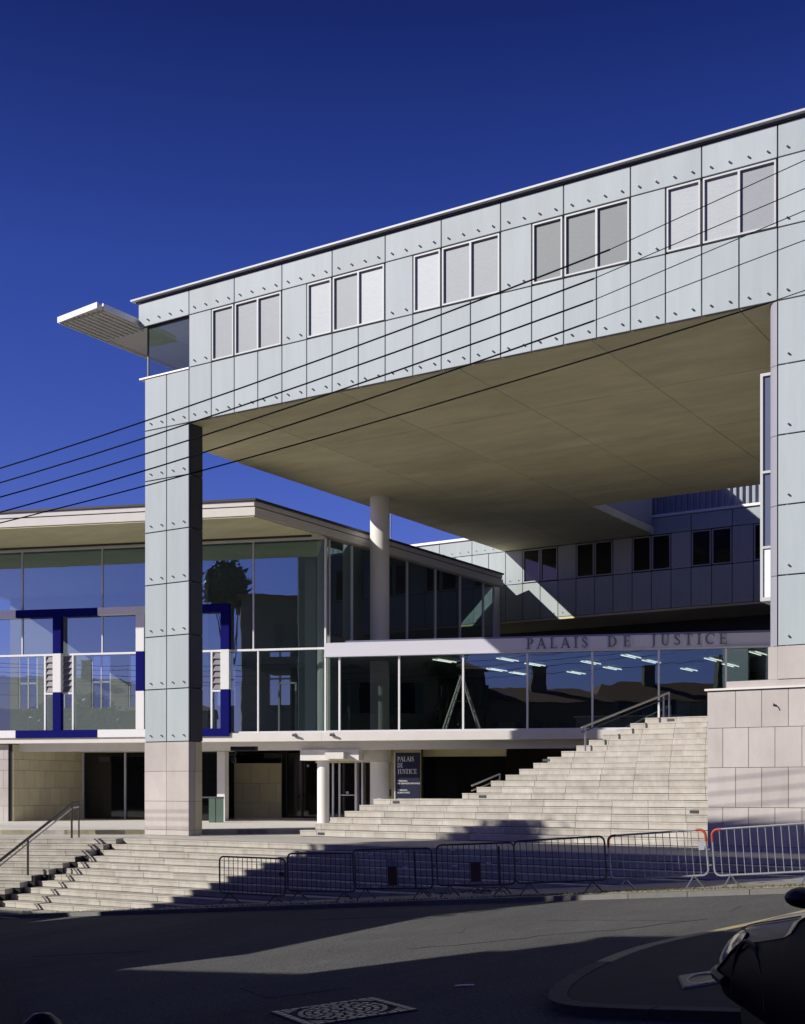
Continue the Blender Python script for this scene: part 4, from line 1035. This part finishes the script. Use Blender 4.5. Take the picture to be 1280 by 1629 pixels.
# ------------------------------------------------------------------ houses and trees across the street (behind the viewer)
def house(u0,u1,v0,v1,zt,label,m,rise=1.0,chim=(),floors=3,ridge='u',ovh=.25):
    zb=zst((u0+u1)/2)-2.5
    h=thing('town_house',label,'house')
    wl=obj('wall',MB().box(u0,u1,v0,v1,zb,zt),m,h)
    o=ovh; c=(v0+v1)/2
    rf=MB()
    V=[(u0-o,v0-o,zt),(u1+o,v0-o,zt),(u1+o,v1+o,zt),(u0-o,v1+o,zt),(u0+(u1-u0)*.12,c,zt+rise),(u1-(u1-u0)*.12,c,zt+rise)]
    V+=[(x,y,zt-.12) for x,y,z in V[:4]]
    rf.add(V,[(0,1,5,4),(1,2,5),(2,3,4,5),(3,0,4),(0,6,7,1),(1,7,8,2),(2,8,9,3),(3,9,6,0),(9,8,7,6)])
    ro=obj('roof',rf,TILE,h)
    for (cu,cv,s,ht) in chim: obj('chimney',MB().box(cu-s/2,cu+s/2,cv-.35,cv+.35,zt-.3,ht).box(cu-s/2-.06,cu+s/2+.06,cv-.41,cv+.41,ht,ht+.1),m,ro)
    fh=(zt-zb-2.5)/floors; nx_=max(2,int((u1-u0)/2.4))
    for f in range(floors):
        for k in range(nx_):
            x=u0+(u1-u0)*(k+.5)/nx_; z=zb+2.5+fh*f+.7
            wn=obj('window',MB().box(x-.5,x+.5,v1-.05,v1+.03,z,z+1.5),DGLASS,h)
            obj('shutter',MB().box(x-1.0,x-.52,v1+.005,v1+.06,z-.03,z+1.53).box(x+.52,x+1.0,v1+.005,v1+.06,z-.03,z+1.53),SHUT,wn)
    return h
hA=thing('town_house','tall ochre house across the street casting the shadow on the steps','house')
pA=[(-26.9,2.5),(-20.9,2.5),(-16.5,9.0),(-26.9,9.0)]  # right wall slanted along the sun's direction to shape the road shadow
obj('wall',MB().prism(pA,-3.5,11.05),RENDERW,hA)
rA=obj('roof',MB().prism([(-27.15,2.4),(-20.85,2.4),(-16.4,9.1),(-27.15,9.1)],11.055,11.25),TILE,hA)
obj('chimney',MB().box(-22.5,-21.6,3.6,4.4,11.26,12.2).box(-22.58,-21.52,3.52,4.48,12.21,12.32),RENDERW,rA)
obj('shade_annex',MB().prism([(-20.0,3.6),(-16.45,3.6),(-16.45,8.96),(-16.62,8.9)],-3.2,4.9),RENDERW,hA)  # unseen annex added to block the sun left of the lit road
for f in range(4):
    for k in range(4):
        x=-24.3+2.0*k; z=-.6+2.9*f
        wn=obj('window',MB().box(x-.45,x+.45,8.95,9.03,z,z+1.6),DGLASS,hA)
        obj('shutter',MB().box(x-.92,x-.47,9.005,9.06,z-.03,z+1.63).box(x+.47,x+.92,9.005,9.06,z-.03,z+1.63),SHUT,wn)
house(-44,-28.2,3.0,8.9,5.25,'low pink house across the street, downhill of the ochre house',RENDER2,rise=.9,floors=2,ovh=.1)
house(-19.6,-15.5,-8,0.0,6.2,'low ochre house set back behind the tall ochre house',RENDERW,rise=.8,floors=2,ovh=.1)
house(-15.3,-12.3,-9,0.0,8.4,'narrow pink house behind the viewer with green shutters',RENDER2,rise=.9,floors=3,ovh=.15)
house(-12.2,-4.2,-9,-.2,6.5,'low wide ochre house behind the viewer, next to the narrow pink house',RENDERW,rise=1.2,chim=((-8,-4,.9,8.9),),floors=2,ovh=.15)
house(-2.2,13,-20,-11,7.4,'long low ochre house behind the viewer, uphill of the wide pink house',RENDERW,rise=1.6,chim=((3,-15,.8,10.2),(8.6,-14,1.6,10.8)),floors=3)
house(-60,-34,-46,-34,9,'distant ochre house far down the street',RENDERW,rise=2,chim=((-40,-40,.8,12.3),),floors=3)
def tree(label,base,h,cr,cc,n,seed,leaf=.16,m=LEAF):
    rnd=random.Random(seed); t=thing('street_tree',label,'tree',base)
    tr=MB(); tr.tube([(0,0,-.4),(.05,.02,h*.35),(cc[0]*.5,cc[1]*.5,h*.62),(cc[0],cc[1],cc[2])],[.17,.14,.10,.05],8)
    tips=[]
    for k in range(14):
        a=rnd.uniform(0,6.28); e=rnd.uniform(-.2,1); s=(cc[0]*.5,cc[1]*.5,h*(.5+.02*k)*1.0)
        tip=(cc[0]+cr[0]*.8*math.cos(a)*math.cos(e),cc[1]+cr[1]*.8*math.sin(a)*math.cos(e),cc[2]+cr[2]*.8*math.sin(e)); tips.append(tip)
        md=tuple((s[i]+tip[i])/2+rnd.uniform(-.15,.15) for i in range(3)); tr.tube([s,md,tip],[.06,.035,.012],5)
    obj('trunk',tr,BARK,t)
    lm=MB()
    cl_=[]
    for k in range(n//22):
        while True:
            p=[rnd.uniform(-1,1) for _ in range(3)]; q=sum(x*x for x in p)
            if .12<q<1: break
        cl_.append(tuple(cc[i]+cr[i]*p[i] for i in range(3)))
    for c in cl_:
        rr=rnd.uniform(.18,.45)
        for _ in range(22):
            p=[c[i]+rnd.gauss(0,rr*.55) for i in range(3)]
            d=Vector((rnd.gauss(0,1),rnd.gauss(0,1),rnd.gauss(0,1))).normalized(); e=d.orthogonal().normalized(); f=d.cross(e); s=leaf*rnd.uniform(.6,1.3)
            P_=Vector(p); lm.add([P_-e*s,P_-f*s*.45,P_+e*s,P_+f*s*.45],[(0,1,2,3)])
    obj('crown',lm,m,t)
    return t
tree('tall street tree beside the right end of the tall ochre house',(-16.45,8.9,-1.1),9.0,(.85,.9,1.8),(.1,0,9.6),3000,3)
tree('small tree at the corner of the tall ochre house',(-16.5,9.9,-1.1),5.0,(1.2,.8,1.5),(.1,0,5.2),1000,9,.1)
tree('narrow leafy tree rising above the left end of the tall ochre house',(-27.6,8.0,-1.9),13.0,(.95,.85,1.0),(-.1,0,13.7),5200,27,.2)
tree('round tree by the low pink house',(-35,10.6,-2.4),8.0,(2.6,1.5,2.0),(0,0,6.3),5200,15)
print('objects',len(bpy.data.objects),'tris~',sum(len(o.data.polygons)*2 for o in bpy.data.objects if o.type=='MESH'))
